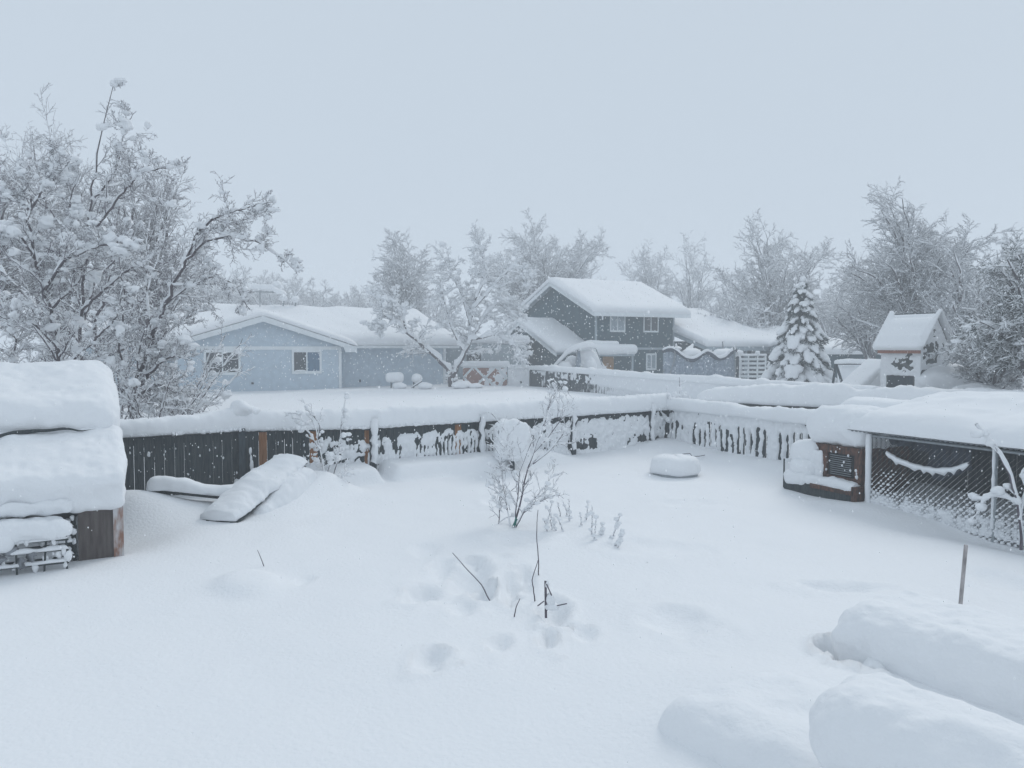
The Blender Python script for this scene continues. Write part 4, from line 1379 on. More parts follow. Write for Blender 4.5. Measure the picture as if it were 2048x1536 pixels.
tree("slender_tree", "tall slender tree whose single leader rises above all others at left", "tree", A(*pl([(155, 850)], 16.5)[0][:2], .3),
     [(pl([(150, 860), (158, 700), (170, 560), (182, 460), (190, 340), (205, 250), (224, 176)], 16.5), .045, .006),
      (pl([(172, 545), (150, 470), (140, 400), (160, 350)], 16.5, -.8), .03, .006),
      (pl([(186, 400), (230, 350), (250, 250), (272, 222)], 16.5, .5), .024, .005),
      (pl([(180, 470), (250, 380), (290, 340), (350, 335)], 16.5, -1.0), .03, .006),
      (pl([(170, 560), (110, 500), (70, 470), (20, 470)], 16.5, -.8), .03, .006),
      (pl([(165, 620), (230, 560), (270, 530), (320, 545)], 16.4, -.8), .03, .006),
      (pl([(165, 650), (190, 560), (250, 500), (260, 460)], 16.5, 1.0), .03, .006)],
     rng, [dict(n=10, length=.75, angle=.85, steps=6, wig=.14, trop=.03, start=.15, rr=.5, fall=.5)] + LV_NEAR[1:], (.035, .024, .010, .004), 170, (.025, .13), wmax=.12, cover=.58)
tree("fruit_tree", "near tree at the left edge with a dark leaning trunk and stubby snow-loaded limbs", "tree", A(*pl([(130, 860)], 14.6)[0][:2], .3),
     [(pl([(135, 860), (118, 700), (95, 600), (72, 520), (58, 400)], 14.6), .055, .018),
      (pl([(58, 420), (30, 390), (0, 385), (-40, 400)], 14.6, -.4), .03, .008),
      (pl([(72, 520), (40, 470), (10, 490), (-30, 560)], 14.6, -.6), .024, .006),
      (pl([(100, 620), (160, 560), (170, 500), (150, 420)], 14.6, .8), .024, .006),
      (pl([(62, 420), (90, 370), (120, 350), (110, 300)], 14.6, .6), .025, .006),
      (pl([(120, 700), (60, 640), (20, 640), (-40, 620)], 14.6, -.8), .024, .006),
      (pl([(125, 740), (190, 680), (230, 640), (250, 560)], 14.6, -.8), .024, .006),
      (pl([(90, 580), (130, 520), (200, 490), (260, 500)], 14.5, -.5), .03, .008),
      (pl([(40, 860), (20, 760), (30, 680), (0, 600)], 14.9, .3), .04, .01)],
     rng, LV_NEAR, (.032, .024, .010, .004), 380, (.02, .11), wmax=.12, cover=.58)
tree("fruit_tree", "second-row leafless tree showing as a dense tangle right behind the near left trees", "tree", A(*pl([(60, 850)], 19)[0][:2], .3),
     [(pl([(200, 800), (190, 650), (230, 520), (240, 400)], 19.5), .06, .01),
      (pl([(190, 640), (110, 520), (90, 400), (100, 260)], 19.5, 1.0), .024, .006),
      (pl([(200, 700), (290, 600), (330, 480), (350, 380)], 19.5, 1.0), .024, .006),
      (pl([(200, 720), (330, 660), (380, 560), (400, 520)], 19.5, -1), .024, .006),
      (pl([(190, 700), (100, 640), (20, 560), (-40, 480)], 19.5, 1), .024, .006),
      (pl([(190, 600), (150, 480), (60, 380), (20, 300)], 19.5, 1), .024, .006),
      (pl([(200, 740), (120, 700), (60, 700), (0, 650)], 19.5, -1), .024, .006)],
     rng, [dict(n=12, length=1.5, angle=.75, steps=6, wig=.13, trop=.02, start=.1, rr=.5, fall=.3),
           dict(n=8, length=.6, angle=.75, steps=4, wig=.18, trop=-.05, start=.1, rr=.55, fall=.3),
           dict(n=5, length=.25, angle=.8, steps=2, wig=.2, trop=-.03, start=.1, rr=.8, fall=.2)], (.035, .026, .014, .008), 220, (.03, .11), wmax=.11, cover=.6)
GL = "snowy trees massed at the left"
for k, (px, Y, p0, p1, yt, yl, lab) in enumerate([
        (110, 30, -40, 260, 262, 640, "broad fine-twigged tree fading in the snowfall behind the tall leader"),
        (290, 27, 190, 375, 285, 640, "windswept bushy tree whose twigs bend right above the arching limb"),
        (-40, 24, -160, 60, 250, 640, "tree cut by the left edge with long drooping twigs")]):
    auto_tree("bare_tree", lab, px, 760, Y, p0, p1, yt, yl, 200 + k, n=13, r0=.18, dens=1.25, snow=(.04, .016, .009, .006), mats=(BARK, TWIG, FINE), trop=(.04, .02, .0), rmin=.0045, tw=1.15, group=GL, fork=.2)
# undergrowth between fence and left trees
rng = np.random.default_rng(140)
for k, (px, Y, lab) in enumerate(((300, 14.6, "low twiggy bush behind the fence just right of the coop"), (60, 17.5, "twiggy bush hidden low behind the coop roof"), (360, 17.5, "low brushy bush between the fence and the blue house corner"), (170, 18.5, "brushy bush in the middle of the left thicket"), (240, 21, "far low bush seen through the left thicket"))):
    b = at(px, 850, Y); base = A(b[0], Y, .25)
    n = 12
    lim = []
    for j in range(n):
        az = rng.uniform(0, 2 * pi); h_ = rng.uniform(.7, 1.1) * (1.6 + .12 * (Y - 14) * 2); sp = rng.uniform(.4, 1.5)
        lim.append(([base, base + A(cos(az) * sp * .4, sin(az) * sp * .4, h_ * .5), base + A(cos(az) * sp, sin(az) * sp, h_)], .02, .005))
    tree("leafless_bush", lab, "bush", base, lim, rng, [dict(n=8, length=.6, angle=.7, steps=5, wig=.16, trop=.0, start=.15, rr=.5, fall=.3), dict(n=6, length=.28, angle=.8, steps=3, wig=.2, trop=-.02, start=.1, rr=.6, fall=.3)], (.03, .016, .009), 70, (.02, .08), wmax=.09)

# --- apple tree between the houses
rng = np.random.default_rng(160)
YA = 43.2
tree("apple_tree", "snow-clogged tree with a long left limb leaning toward the blue roof beside the crossed gate", "tree", A(at(905, 768, YA)[0], YA, .3),
     [(pl([(905, 772), (902, 755), (906, 742)], YA), .24, .18),
      (pl([(903, 748), (880, 722), (850, 695), (815, 668), (790, 645), (770, 632)], YA, -1.5), .12, .03),
      (pl([(908, 748), (925, 715), (938, 690), (940, 650), (950, 600)], YA, .5), .11, .04),
      (pl([(938, 690), (965, 640), (1000, 600), (1030, 620)], YA, .8), .06, .02),
      (pl([(940, 650), (925, 590), (900, 545), (890, 520)], YA, .8), .05, .02),
      (pl([(950, 600), (975, 550), (960, 500), (955, 475)], YA, .3), .045, .015),
      (pl([(945, 620), (1000, 560), (1030, 530), (1050, 560)], YA, -.8), .045, .015),
      (pl([(938, 680), (990, 670), (1030, 690), (1045, 730)], YA, -1.2), .06, .02),
      (pl([(925, 700), (900, 650), (890, 610), (880, 560)], YA, -1.2), .045, .015),
      (pl([(815, 668), (800, 620), (780, 600), (760, 600)], YA - 1, -1), .05, .015),
      (pl([(790, 645), (770, 655), (755, 662), (745, 650)], YA - 1.4, -.5), .03, .01)],
     rng, [dict(n=15, length=1.45, angle=.9, steps=6, wig=.17, trop=.0, start=.28, rr=.42, fall=.3),
           dict(n=10, length=.8, angle=.8, steps=4, wig=.18, trop=.0, start=.12, rr=.5, fall=.35),
           dict(n=5, length=.34, angle=.8, steps=3, wig=.18, trop=.0, start=.15, rr=.7, fall=.2)], (.15, .055, .036, .026), 620, (.05, .17), mats=(BARK, TWIGG, FINE), wmax=.3, lcover=.93)

# --- distant trees
GF = "bare snow-frosted trees fading behind the houses"
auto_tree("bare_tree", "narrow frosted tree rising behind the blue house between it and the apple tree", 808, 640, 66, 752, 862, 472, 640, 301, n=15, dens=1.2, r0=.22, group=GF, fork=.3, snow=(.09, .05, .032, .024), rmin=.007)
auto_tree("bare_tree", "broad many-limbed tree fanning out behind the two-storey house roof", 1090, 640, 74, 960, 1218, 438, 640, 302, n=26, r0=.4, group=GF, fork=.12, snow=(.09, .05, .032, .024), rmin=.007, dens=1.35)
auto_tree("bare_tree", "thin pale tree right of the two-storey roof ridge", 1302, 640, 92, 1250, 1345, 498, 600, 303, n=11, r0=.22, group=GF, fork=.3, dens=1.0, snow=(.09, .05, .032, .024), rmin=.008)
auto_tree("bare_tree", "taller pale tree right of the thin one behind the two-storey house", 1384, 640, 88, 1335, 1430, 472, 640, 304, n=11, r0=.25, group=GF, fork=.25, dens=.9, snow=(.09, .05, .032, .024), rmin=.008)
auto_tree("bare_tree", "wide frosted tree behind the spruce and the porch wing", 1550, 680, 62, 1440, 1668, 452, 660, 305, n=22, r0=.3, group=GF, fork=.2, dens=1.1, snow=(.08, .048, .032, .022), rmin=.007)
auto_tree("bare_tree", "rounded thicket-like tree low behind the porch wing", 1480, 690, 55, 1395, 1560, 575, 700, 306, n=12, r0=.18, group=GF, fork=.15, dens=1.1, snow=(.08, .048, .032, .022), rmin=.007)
auto_tree("bare_tree", "large dark-branched tree towering behind the playhouse", 1835, 740, 37, 1700, 1965, 392, 690, 307, n=24, r0=.26, fork=.22, dens=1.2, snow=(.05, .034, .022, .016), rmin=.005, mats=(BARK, TWIGG, FINE), tw=1.1, depth=.7, blobs=60)
auto_tree("bare_tree", "drooping tree filling the gap between the spruce and the playhouse", 1740, 740, 41, 1640, 1840, 520, 720, 308, n=14, r0=.18, fork=.2, dens=1.1, snow=(.05, .028, .015, .011), rmin=.0055, trop=(-.03, -.09, -.08))
auto_tree("bare_tree", "windswept bare tree leaning right at the right side of the large dark-branched one", 1935, 760, 33, 1850, 2020, 490, 720, 309, n=14, r0=.18, fork=.25, dens=1.1, snow=(.05, .024, .013, .010), rmin=.005, mats=(BARK, TWIGG, FINE))
auto_tree("snow_laden_tree", "dense dark tree cut by the right edge, its twigs hanging low with snow", 2075, 800, 20.5, 1935, 2200, 500, 800, 310, n=24, r0=.2, fork=.3, dens=1.35, snow=(.06, .03, .016, .011), rmin=.0055, mats=(BARK, mat("evergreen_twigs", (.035, .055, .055), .9, var=.4), FINE), trop=(-.04, -.08, -.06), tw=1.15, depth=.7, blobs=300)
auto_tree("snow_laden_tree", "lower bushy tree right of the playhouse under the dense edge tree", 1985, 790, 22.5, 1900, 2080, 600, 800, 311, n=14, r0=.12, fork=.2, dens=1.2, snow=(.05, .026, .014, .010), rmin=.005, mats=(BARK, TWIGG, FINE), tw=1.1, blobs=110)
# tree line, behind everything
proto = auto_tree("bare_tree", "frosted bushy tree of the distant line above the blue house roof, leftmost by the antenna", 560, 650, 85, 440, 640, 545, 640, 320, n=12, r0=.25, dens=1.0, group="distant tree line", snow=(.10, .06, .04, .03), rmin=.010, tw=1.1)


def copy_tree_obj(o, loc, rz, sc, label):
    c = o.copy(); COL.objects.link(c)
    c.location = loc; c.rotation_euler = (0, 0, rz); c.scale = sc
    c["label"] = label
    for ch in list(o.children):
        d = ch.copy(); COL.objects.link(d); d.parent = c
    return c


for (px, Y, rz, s, sz, lab) in ((430, 80, 1.0, 1.0, 1.1, "distant frosted tree left of the roof antenna"), (500, 95, 5.2, 1.2, 1.1, "pale distant tree straight behind the roof antenna"),
                                (640, 92, 2.2, 1.0, .95, "distant frosted tree right of the roof antenna"), (705, 85, 3.9, .9, .85, "distant frosted tree above the roof vents of the blue house"),
                                (740, 100, 4.6, .9, 1.0, "pale distant tree behind the right part of the blue roof"), (870, 90, .4, .8, .85, "distant frosted tree between the narrow tree and the apple tree"),
                                (1240, 105, 1.8, .9, .8, "pale distant tree peeping over the two-storey roof ridge"), (1440, 95, 2.9, 1.0, .9, "pale distant tree between the taller pale tree and the wide one"),
                                (1660, 75, 5.0, 1.0, .9, "pale distant tree just right of the spruce top"), (1760, 60, 1.4, .8, .8, "pale distant tree left behind the large dark-branched tree"),
                                (1990, 50, 3.3, .8, .9, "pale distant tree behind the right edge trees"), (320, 60, 2.0, .9, .9, "pale distant tree behind the left thicket"),
                                (600, 110, 0.0, 1.4, 1.0, "very pale far tree behind the roof antenna's right neighbour")):
    b = at(px, 700, Y)
    copy_tree_obj(proto, (b[0], Y, .25), rz, (s, s, sz), lab)

# --- spruce
rng = np.random.default_rng(180)
ysx = 37.0
sb_ = A(at(1600, 760, ysx)[0], ysx, .2)
topz = at(1604, 556, ysx)[2]
spn = thing("spruce_tree", "cone-shaped spruce weighed down with thick tongues of snow by the porch wing", "spruce", sb_)
g0, g1, g2 = Geo(), Geo(), Geo()
g0.tube([sb_, sb_ + A(.02, 0, 3), A(sb_[0] + .05, ysx, topz)], [.14, .08, .02], 8)
Hs = topz - sb_[2]
for wv in range(20):
    f = (wv + .5) / 20
    z = sb_[2] + .1 + Hs * .95 * f
    rr_ = 1.75 * (1 - f) ** .8 + .14
    nb = 9 if f < .6 else 6
    a0 = rng.uniform(0, 6.28)
    for b in range(nb):
        az = a0 + 2 * pi * b / nb + rng.normal() * .15
        L = rr_ * rng.uniform(.7, 1.15)
        d = A(cos(az), sin(az), 0)
        s0 = A(sb_[0], ysx, z + .14 * L + rng.normal() * .07)
        pts = np.array([s0 + d * L * q + A(0, 0, -.52 * L * q ** 1.9) for q in np.linspace(0.02, 1, 7)])
        g0.tube(pts[:6], np.linspace(.02, .008, 6), 4)
        # needles
        m = int(110 + 190 * L)
        q = rng.uniform(.12, 1.03, m)
        c = np.stack([np.interp(q, np.linspace(0.02, 1, 7), pts[:, i]) for i in range(3)], -1)
        side = np.cross(d, A(0, 0, 1))
        spread = (.05 + .24 * L * np.sin(np.clip(q, 0, 1) * pi * .85 + .3)) * rng.uniform(-1, 1, m)
        c = c + side * spread[:, None] + np.stack([q * 0, q * 0, -np.abs(rng.normal(0, .10, m)) - .02], -1)
        dr = norm(rng.normal(size=(m, 3)) * .5 + d[None] + side * np.sign(spread)[:, None] * .6 + A(0, 0, -.7)[None])
        w2 = norm(np.cross(dr, rng.normal(size=(m, 3)))) * .018
        ln = rng.uniform(.08, .17, m)[:, None]
        V = np.stack([c - w2, c + w2, c + dr * ln], 1).reshape(-1, 3)
        g1.add(V, np.arange(m * 3).reshape(-1, 3))
        # snow tongue
        if rng.random() < .93:
            q0 = rng.uniform(.15, .6); nn_ = 9
            qq = np.linspace(q0, rng.uniform(.9, 1.15), nn_)
            pp = np.stack([np.interp(qq, np.linspace(0.02, 1, 7), pts[:, i]) for i in range(3)], -1); pp[-1] += d * .03 + A(0, 0, -.04)
            env = np.sin(np.linspace(.3, pi - .15, nn_)) ** .6 * rng.uniform(.7, 1.25, nn_)
            sw_ = (.085 + .125 * L) * rng.uniform(.55, 1.6)
            V, F = snow_arr(pp[None], (sw_ * env * rng.uniform(.85, 1.15, nn_))[None], (sw_ * .62 * env)[None], (np.full(nn_, sw_ * .25))[None], 9)
            V += (.05 * fbm(V[:, 0] * 7, V[:, 1] * 7, V[:, 2] * 7, 9, 2))[:, None] * np.array([1, 1, .6])
            g2.add(V, F)
g2.add(*blobs_arr(np.array([[sb_[0] + .05, ysx, topz - .05], [sb_[0] - .05, ysx, topz - .4]]), np.array([[.13, .13, .16], [.28, .25, .16]]), rng, 2))
part("trunk", g0, BARK, spn, True)
part("crown", g1, GREEN, spn)
part("snow_load", g2, SNOW, spn, True)

#@@YARD
# ------------------------------------------------------------------ coop at the left
TC = math.atan2(.5, .867)
co = thing("chicken_coop", "low brown coop at the left under a huge two-layer slab of snow", "coop", (-4.72, 9.28, 0), TC)
# local x: right = 0, towards left negative; y: back
gg = Geo(); gg.bb(-.46, -.09, .0, .03, -.2, .66); part("door_panel", gg, BROWN, co, local=True)
gg = Geo(); gg.bb(-.09, .02, -.03, .05, -.2, .66); part("corner_post", gg, PEEL, co, local=True, label="corner post with peeling white paint")
gg = Geo(); gg.bb(-.02, .0, .055, 2.0, -.2, .66); gg.bb(-3.0, 0.0, 2.0, 2.03, -.2, 1.5); gg.bb(-3.0, -.48, .5, .52, -.2, .66)
part("wall", gg, DWOOD, co, local=True)
gg = Geo(); gg.prism([(.0, .02, .72), (.0, 2.3, 1.72), (.0, 2.3, 1.78), (.0, .02, .78)], (-3.3, 0, 0)); rc = part("roof", gg, DWOOD, co, local=True)
# open wire front with rails
gg = Geo()
for z in (.05, .20, .38, .56):
    gg.bb(-3.0, -.47, .02, .05, z - .018, z + .018)
for x in np.arange(-2.9, -.47, .48):
    gg.bb(x - .02, x + .02, .051, .08, -.2, .65)
part("run_rails", gg, DWOOD, co, local=True)
gg = Geo()
rng = np.random.default_rng(190)
for z in (.07, .22, .40):
    xx = np.linspace(-3.0, -.5, 30)
    gg.add(*loaf_arr(np.stack([xx, xx * 0 + .02, xx * 0 + z], -1), .09, .05 + .035 * np.abs(noise(xx * 4, xx * 0 + z * 9, None, 4)), .03, 10, .02, 8, int(z * 100), .1))
n = 90
C = np.stack([rng.uniform(-2.4, -.5, n), rng.uniform(-.02, .06, n), rng.uniform(0.0, .6, n) ** 1.3], -1); s = rng.uniform(.012, .05, n)
gg.add(*blobs_arr(C, np.stack([s, s * .7, s], -1), rng, 1, .4))
part("stuck_snow", gg, FINE, co, True, local=True)
# snow: lower slab, upper slab
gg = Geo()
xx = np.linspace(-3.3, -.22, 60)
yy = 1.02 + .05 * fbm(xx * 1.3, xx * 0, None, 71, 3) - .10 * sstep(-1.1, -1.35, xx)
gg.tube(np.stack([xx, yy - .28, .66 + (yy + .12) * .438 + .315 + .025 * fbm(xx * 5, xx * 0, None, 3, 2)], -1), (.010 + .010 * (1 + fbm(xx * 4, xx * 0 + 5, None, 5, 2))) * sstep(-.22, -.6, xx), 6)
part("crack_shadow", gg, DWOOD, rc, local=True)  # dark wavy strip standing in for the shadow in the snow crack
sl_u = A(0, 2.42, 1.06); sl_u /= np.linalg.norm(sl_u)
gg = Geo()
V, F = rbox_arr((3.5, 1.30, .52), .13, (170, 60, 22), .06, 1.5, 31, fine=.03)
gg.add(place_arr(V, A(-1.69, .43, 1.03), ux=(1, 0, 0), uz=(0, -1.06, 2.42)), F)
V, F = rbox_arr((3.52, 1.75, .62), .26, (170, 70, 28), .07, 1.4, 35, fine=.028)
gg.add(place_arr(V, A(-1.72, 1.62, 1.78), ux=(1, 0, 0), uz=(0, -.90, 2.42)), F)
part("snow_cover", gg, FINE, rc, True, local=True)
# planter box with snow before the run
pb = thing("planter_box", "snow-heaped wire planter in front of the coop at the left edge", "planter", G(60, 1150) * A(1, 1, 0) + A(0, .15, 0), TC)
gg = Geo()
for x in (-.45, -.2, .05, .28):
    gg.tube([(x, 0, -.1), (x + rng.normal() * .03, 0, .42)], .012, 6)
for z in (.08, .22, .34):
    gg.tube([(-.6, 0, z), (-.2, 0, z + rng.normal() * .015), (.3, 0, z - .02)], .010, 6)
part("wire_frame", gg, DWOOD, pb, local=True)
gg = Geo()
for z in (.08, .22, .34):
    xx = np.linspace(-.6, .3, 14)
    gg.add(*loaf_arr(np.stack([xx, xx * 0, xx * 0 + z], -1), .06, .03 + .03 * np.abs(noise(xx * 7, xx * 0 + z * 9, None, 4)), .02, 8, .015, 9, int(z * 80), .06))
V, F = rbox_arr((.75, .42, .26), .125, (36, 20, 12), .10, 3, 44, fine=.02); gg.add(V + A(-.02, .05, .47), F)
V, F = rbox_arr((.5, .34, .22), .105, (18, 12, 8), .04, 3, 47); gg.add(V + A(-.45, .0, .38), F)
V, F = rbox_arr((1.1, .3, .16), .075, (40, 16, 8), .10, 3.4, 49, fine=.02); gg.add(V + A(-.2, .25, .68), F)
n = 40
C = np.stack([rng.uniform(-.6, .3, n), rng.uniform(-.05, .05, n), rng.uniform(0.02, .4, n)], -1); s = rng.uniform(.01, .045, n)
gg.add(*blobs_arr(C, np.stack([s, s * .7, s * 1.4], -1), rng, 1, .4))
part("snow_load", gg, FINE, pb, True, local=True)
gg = Geo()
for k in range(5):
    c = A(-.5 + k * .11, -.03, .12 + .07 * (k % 3)); gg.add(*blobs_arr(c[None], A(.065, .006, .05)[None], rng, 1, 1.1))
part("dead_leaves", gg, TWIGG, pb, True, local=True)

# ------------------------------------------------------------------ ramp and beam in the left snow drift
ra0, ra1 = at(440, 1014, 11.0), at(584, 912, 12.8)
rp = thing("garden_ramp", "snow-covered ramp rising to a peak against the fence, dark under its low end", "ramp", A(ra0[0], ra0[1], 0))
gg = Geo()
d = ra1 - ra0; dn = norm(A(d[1], -d[0], 0))
gg.prism([ra0 - dn * .30 + A(0, 0, -.22), ra1 - dn * .30 + A(0, 0, -.10), ra1 + dn * .30 + A(0, 0, -.10), ra0 + dn * .30 + A(0, 0, -.22)], (0, 0, .03))
part("deck", gg, DWOOD, rp)
gg = Geo()
pe = at(618, 962, 12.9); gg.beam(ra1 + A(0, 0, -.1), A(pe[0], pe[1], 0.1), .5, .05)
gg.beam(ra0 + dn * .2 + A(0, 0, -.2), ra0 + dn * .2 + A(-.05, 0, -.6), .05, .05); gg.beam(ra0 - dn * .2 + A(0, 0, -.2), ra0 - dn * .2 + A(-.05, 0, -.6), .05, .05)
part("support", gg, POSTM, rp)
gg = Geo()
mid = (ra0 + ra1) / 2 + A(0, 0, -.05)
gg.add(*loaf_arr([ra0 + A(-.03, -.03, -.19), mid + A(0, 0, -.04), ra1 + A(0, 0, -.07)], [.62, .74, .64], [.13, .17, .12], .025, 34, .07, 3.2, 91, .03, sag=.12, fine=.10))
gg.add(*loaf_arr([ra1 + A(-.02, 0, -.06), (ra1 + A(pe[0], pe[1], .1)) / 2 + A(.05, 0, .02), A(pe[0], pe[1], .12)], [.6, .6, .5], [.08, .10, .10], .025, 26, .05, 3, 92, .04, fine=.08))
gg.add(*loaf_arr([ra0 + dn * .32 + d * .16 + A(0, 0, -.40), (ra0 + ra1) / 2 + dn * .36 + A(0, 0, -.33), ra1 + dn * .30 + A(0, 0, -.36)], [.30, .50, .55], [.16, .27, .30], .025, 30, .08, 3.0, 94, .25, fine=.08))
part("snow_cover", gg, FINE, rp, True)
gg = Geo()
bm = [at(292, 974, 11.55), at(330, 972, 11.6), at(440, 984, 11.75), at(545, 984, 11.9)]
gg.tube([b + A(0, 0, -.06) for b in bm], .05, 8)
gg.add(*loaf_arr([b + A(0, 0, -.03) for b in bm], [.28, .3, .3, .34], [.20, .17, .13, .12], .03, 24, .05, 2.4, 95, .15, fine=.06), 1)
single("snowy_beam", gg, [DWOOD, FINE], "low beam capped with snow bridging the drift before the dark boards", "beam", A(bm[1][0], bm[1][1], 0), True)


# ------------------------------------------------------------------ saplings, stems and twigs in the yard
def plant(name, label, cat, base, limbs, seed, levels, snow, blobs=0, bs=(.01, .04), mats=(TWIG, TWIG, FINE), wmax=.05, cover=.7, group=None):
    rng = np.random.default_rng(seed)
    t = thing(name, label, cat, base, 0, group)
    g1, g2 = Geo(), Geo()
    P = np.stack([resample(p, 12, .05, rng) for p, _, _ in limbs]); Rr = np.stack([np.linspace(a, b, 12) for _, a, b in limbs])
    g1.tubes(P, Rr, 6); snow_on(g2, P, Rr, rng, snow[0], 6, cover, wmax=wmax)
    allp = [P]
    for li, l in enumerate(levels):
        P, Rr = children(rng, P, Rr, **l); Rr = np.maximum(Rr, .0016)
        g1.tubes(P, Rr, 4); snow_on(g2, P, Rr, rng, snow[min(li + 1, len(snow) - 1)], 5, cover, wmax=wmax)
        allp.append(P)
    if blobs:
        s_ = np.concatenate([a[:, 1:].reshape(-1, 3) for a in allp]); idx = rng.integers(0, len(s_), blobs)
        s = rng.uniform(bs[0], bs[1], blobs)
        g2.add(*blobs_arr(s_[idx] + np.stack([s * 0, s * 0, s * .4], -1), np.stack([s * 1.2, s, s * .9], -1), rng, 1, .3))
    part("stems", g1, mats[0], t, True)
    part("snow_load", g2, mats[2], t, True)
    return t


YS = 10.3


def pp(pts, Y, dy=0.0):
    return pl(pts, Y, dy)


b = G(1028, 1062)
YS = b[1]
plant("sapling", "largest leafless sapling in the yard, fanning up with a green tie at its foot", "sapling", A(b[0], b[1], gh(b[0], b[1])),
      [(pp([(1026, 1066), (1045, 980), (1066, 905), (1085, 860), (1105, 790)], YS, .5), .016, .004),
       (pp([(1028, 1060), (1036, 990), (1040, 940), (1065, 880)], YS, -.1), .010, .003),
       (pp([(1068, 905), (1100, 870), (1130, 830), (1148, 795)], YS + .3, .3), .008, .0025),
       (pp([(1066, 928), (1100, 900), (1125, 870), (1140, 845)], YS + .1, .4), .009, .003),
       (pp([(1085, 860), (1092, 820), (1108, 800), (1120, 775)], YS + .4, .2), .006, .002),
       (pp([(1022, 1060), (1012, 1010), (1005, 960), (1000, 900)], YS, .3), .009, .002),
       (pp([(1030, 1058), (1050, 1020), (1075, 1005), (1110, 990)], YS, -.3), .009, .003),
       (pp([(1045, 1025), (1075, 990), (1095, 970), (1105, 945)], YS, .2), .007, .002),
       (pp([(1020, 1020), (1005, 985), (995, 960), (980, 955)], YS, .3), .006, .002),
       (pp([(1040, 980), (1022, 940), (1012, 900), (1015, 860)], YS, .4), .007, .002),
       (pp([(998, 1062), (999, 1020), (1000, 980)], YS + .2, .0), .007, .006)],
      501, [dict(n=9, length=.38, angle=.8, steps=5, wig=.16, trop=.05, start=.18, rr=.6, fall=.25), dict(n=5, length=.15, angle=.7, steps=3, wig=.2, trop=.04, start=.2, rr=.7, fall=.3)],
      (.014, .010, .008), 95, (.012, .038), cover=.58)
tb = at(1029, 1045, YS - .03); gg = Geo(); gg.beam(tb + A(.03, 0, .05), tb + A(-.02, 0, -.06), .02, .03)
gg.tube([tb + A(.02, 0, .08), tb + A(.0, 0, -.02), tb + A(.035, 0, -.04)], .008, 5)
single("plant_tie", gg, TIE, "bit of green tie cloth at the foot of the largest sapling", "plant tie", tb)
b = G(650, 990); YB = b[1]
plant("sapling", "small leafless sapling with a snow-loaded top between the ramp and the fence post", "sapling", A(b[0], b[1], gh(b[0], b[1])),
      [(pp([(652, 995), (648, 950), (640, 905), (632, 860), (620, 835)], YB, .1), .013, .004),
       (pp([(650, 985), (668, 950), (678, 900), (682, 850), (690, 800)], YB, .2), .010, .003),
       (pp([(640, 900), (620, 870), (605, 840), (592, 822)], YB, .2), .007, .002),
       (pp([(636, 880), (640, 850), (625, 830), (612, 818)], YB, -.2), .007, .002),
       (pp([(652, 990), (672, 975), (684, 958), (690, 935)], YB, -.2), .006, .002),
       (pp([(650, 995), (628, 970), (612, 958), (604, 955)], YB, -.4), .006, .002),
       (pp([(648, 960), (660, 930), (668, 912), (672, 905)], YB, -.2), .006, .002)],
      502, [dict(n=7, length=.26, angle=.8, steps=4, wig=.18, trop=.04, start=.25, rr=.6, fall=.3), dict(n=3, length=.1, angle=.7, steps=2, wig=.2, trop=.03, start=.2, rr=.7, fall=.3)],
      (.03, .018, .01), 85, (.02, .055), cover=.8, wmax=.06)
b = G(1362, 884, .18); YC = b[1]
plant("sapling", "thin sapling by the fence corner with snow-lined upswept stems", "sapling", A(b[0], b[1], gh(b[0], b[1])),
      [(pp([(1362, 892), (1362, 850), (1360, 800), (1359, 755)], YC), .014, .004),
       (pp([(1361, 862), (1340, 850), (1325, 830), (1318, 815)], YC, -.3), .009, .003),
       (pp([(1361, 850), (1345, 830), (1337, 800), (1333, 775)], YC, -.2), .009, .003),
       (pp([(1361, 870), (1385, 858), (1402, 845), (1408, 835)], YC, -.4), .009, .003),
       (pp([(1360, 820), (1350, 800), (1352, 790)], YC, .2), .006, .002),
       (pp([(1360, 790), (1375, 792), (1385, 803), (1395, 806)], YC, -.4), .006, .002)],
      503, [dict(n=4, length=.3, angle=.7, steps=4, wig=.12, trop=.05, start=.3, rr=.6, fall=.3)],
      (.035, .02, .01), 25, (.03, .07), cover=.95, wmax=.07)
gg = Geo()
for pts in ([(1322, 890), (1340, 893), (1356, 897)], [(1365, 883), (1380, 890), (1390, 902), (1372, 904), (1366, 893)], [(1385, 893), (1398, 901), (1410, 893)]):
    P = [at(x, y, 17.0 - (y - 885) * .03) for x, y in pts]
    gg.tube([A(p[0], p[1], gh(p[0], p[1]) + .03 + .05 * (k % 2)) for k, p in enumerate(P)], .008, 5)
single("fallen_twigs", gg, TWIG, "bent thin twigs lying on the snow in front of the corner sapling", "twigs", A(3.9, 17, .1))

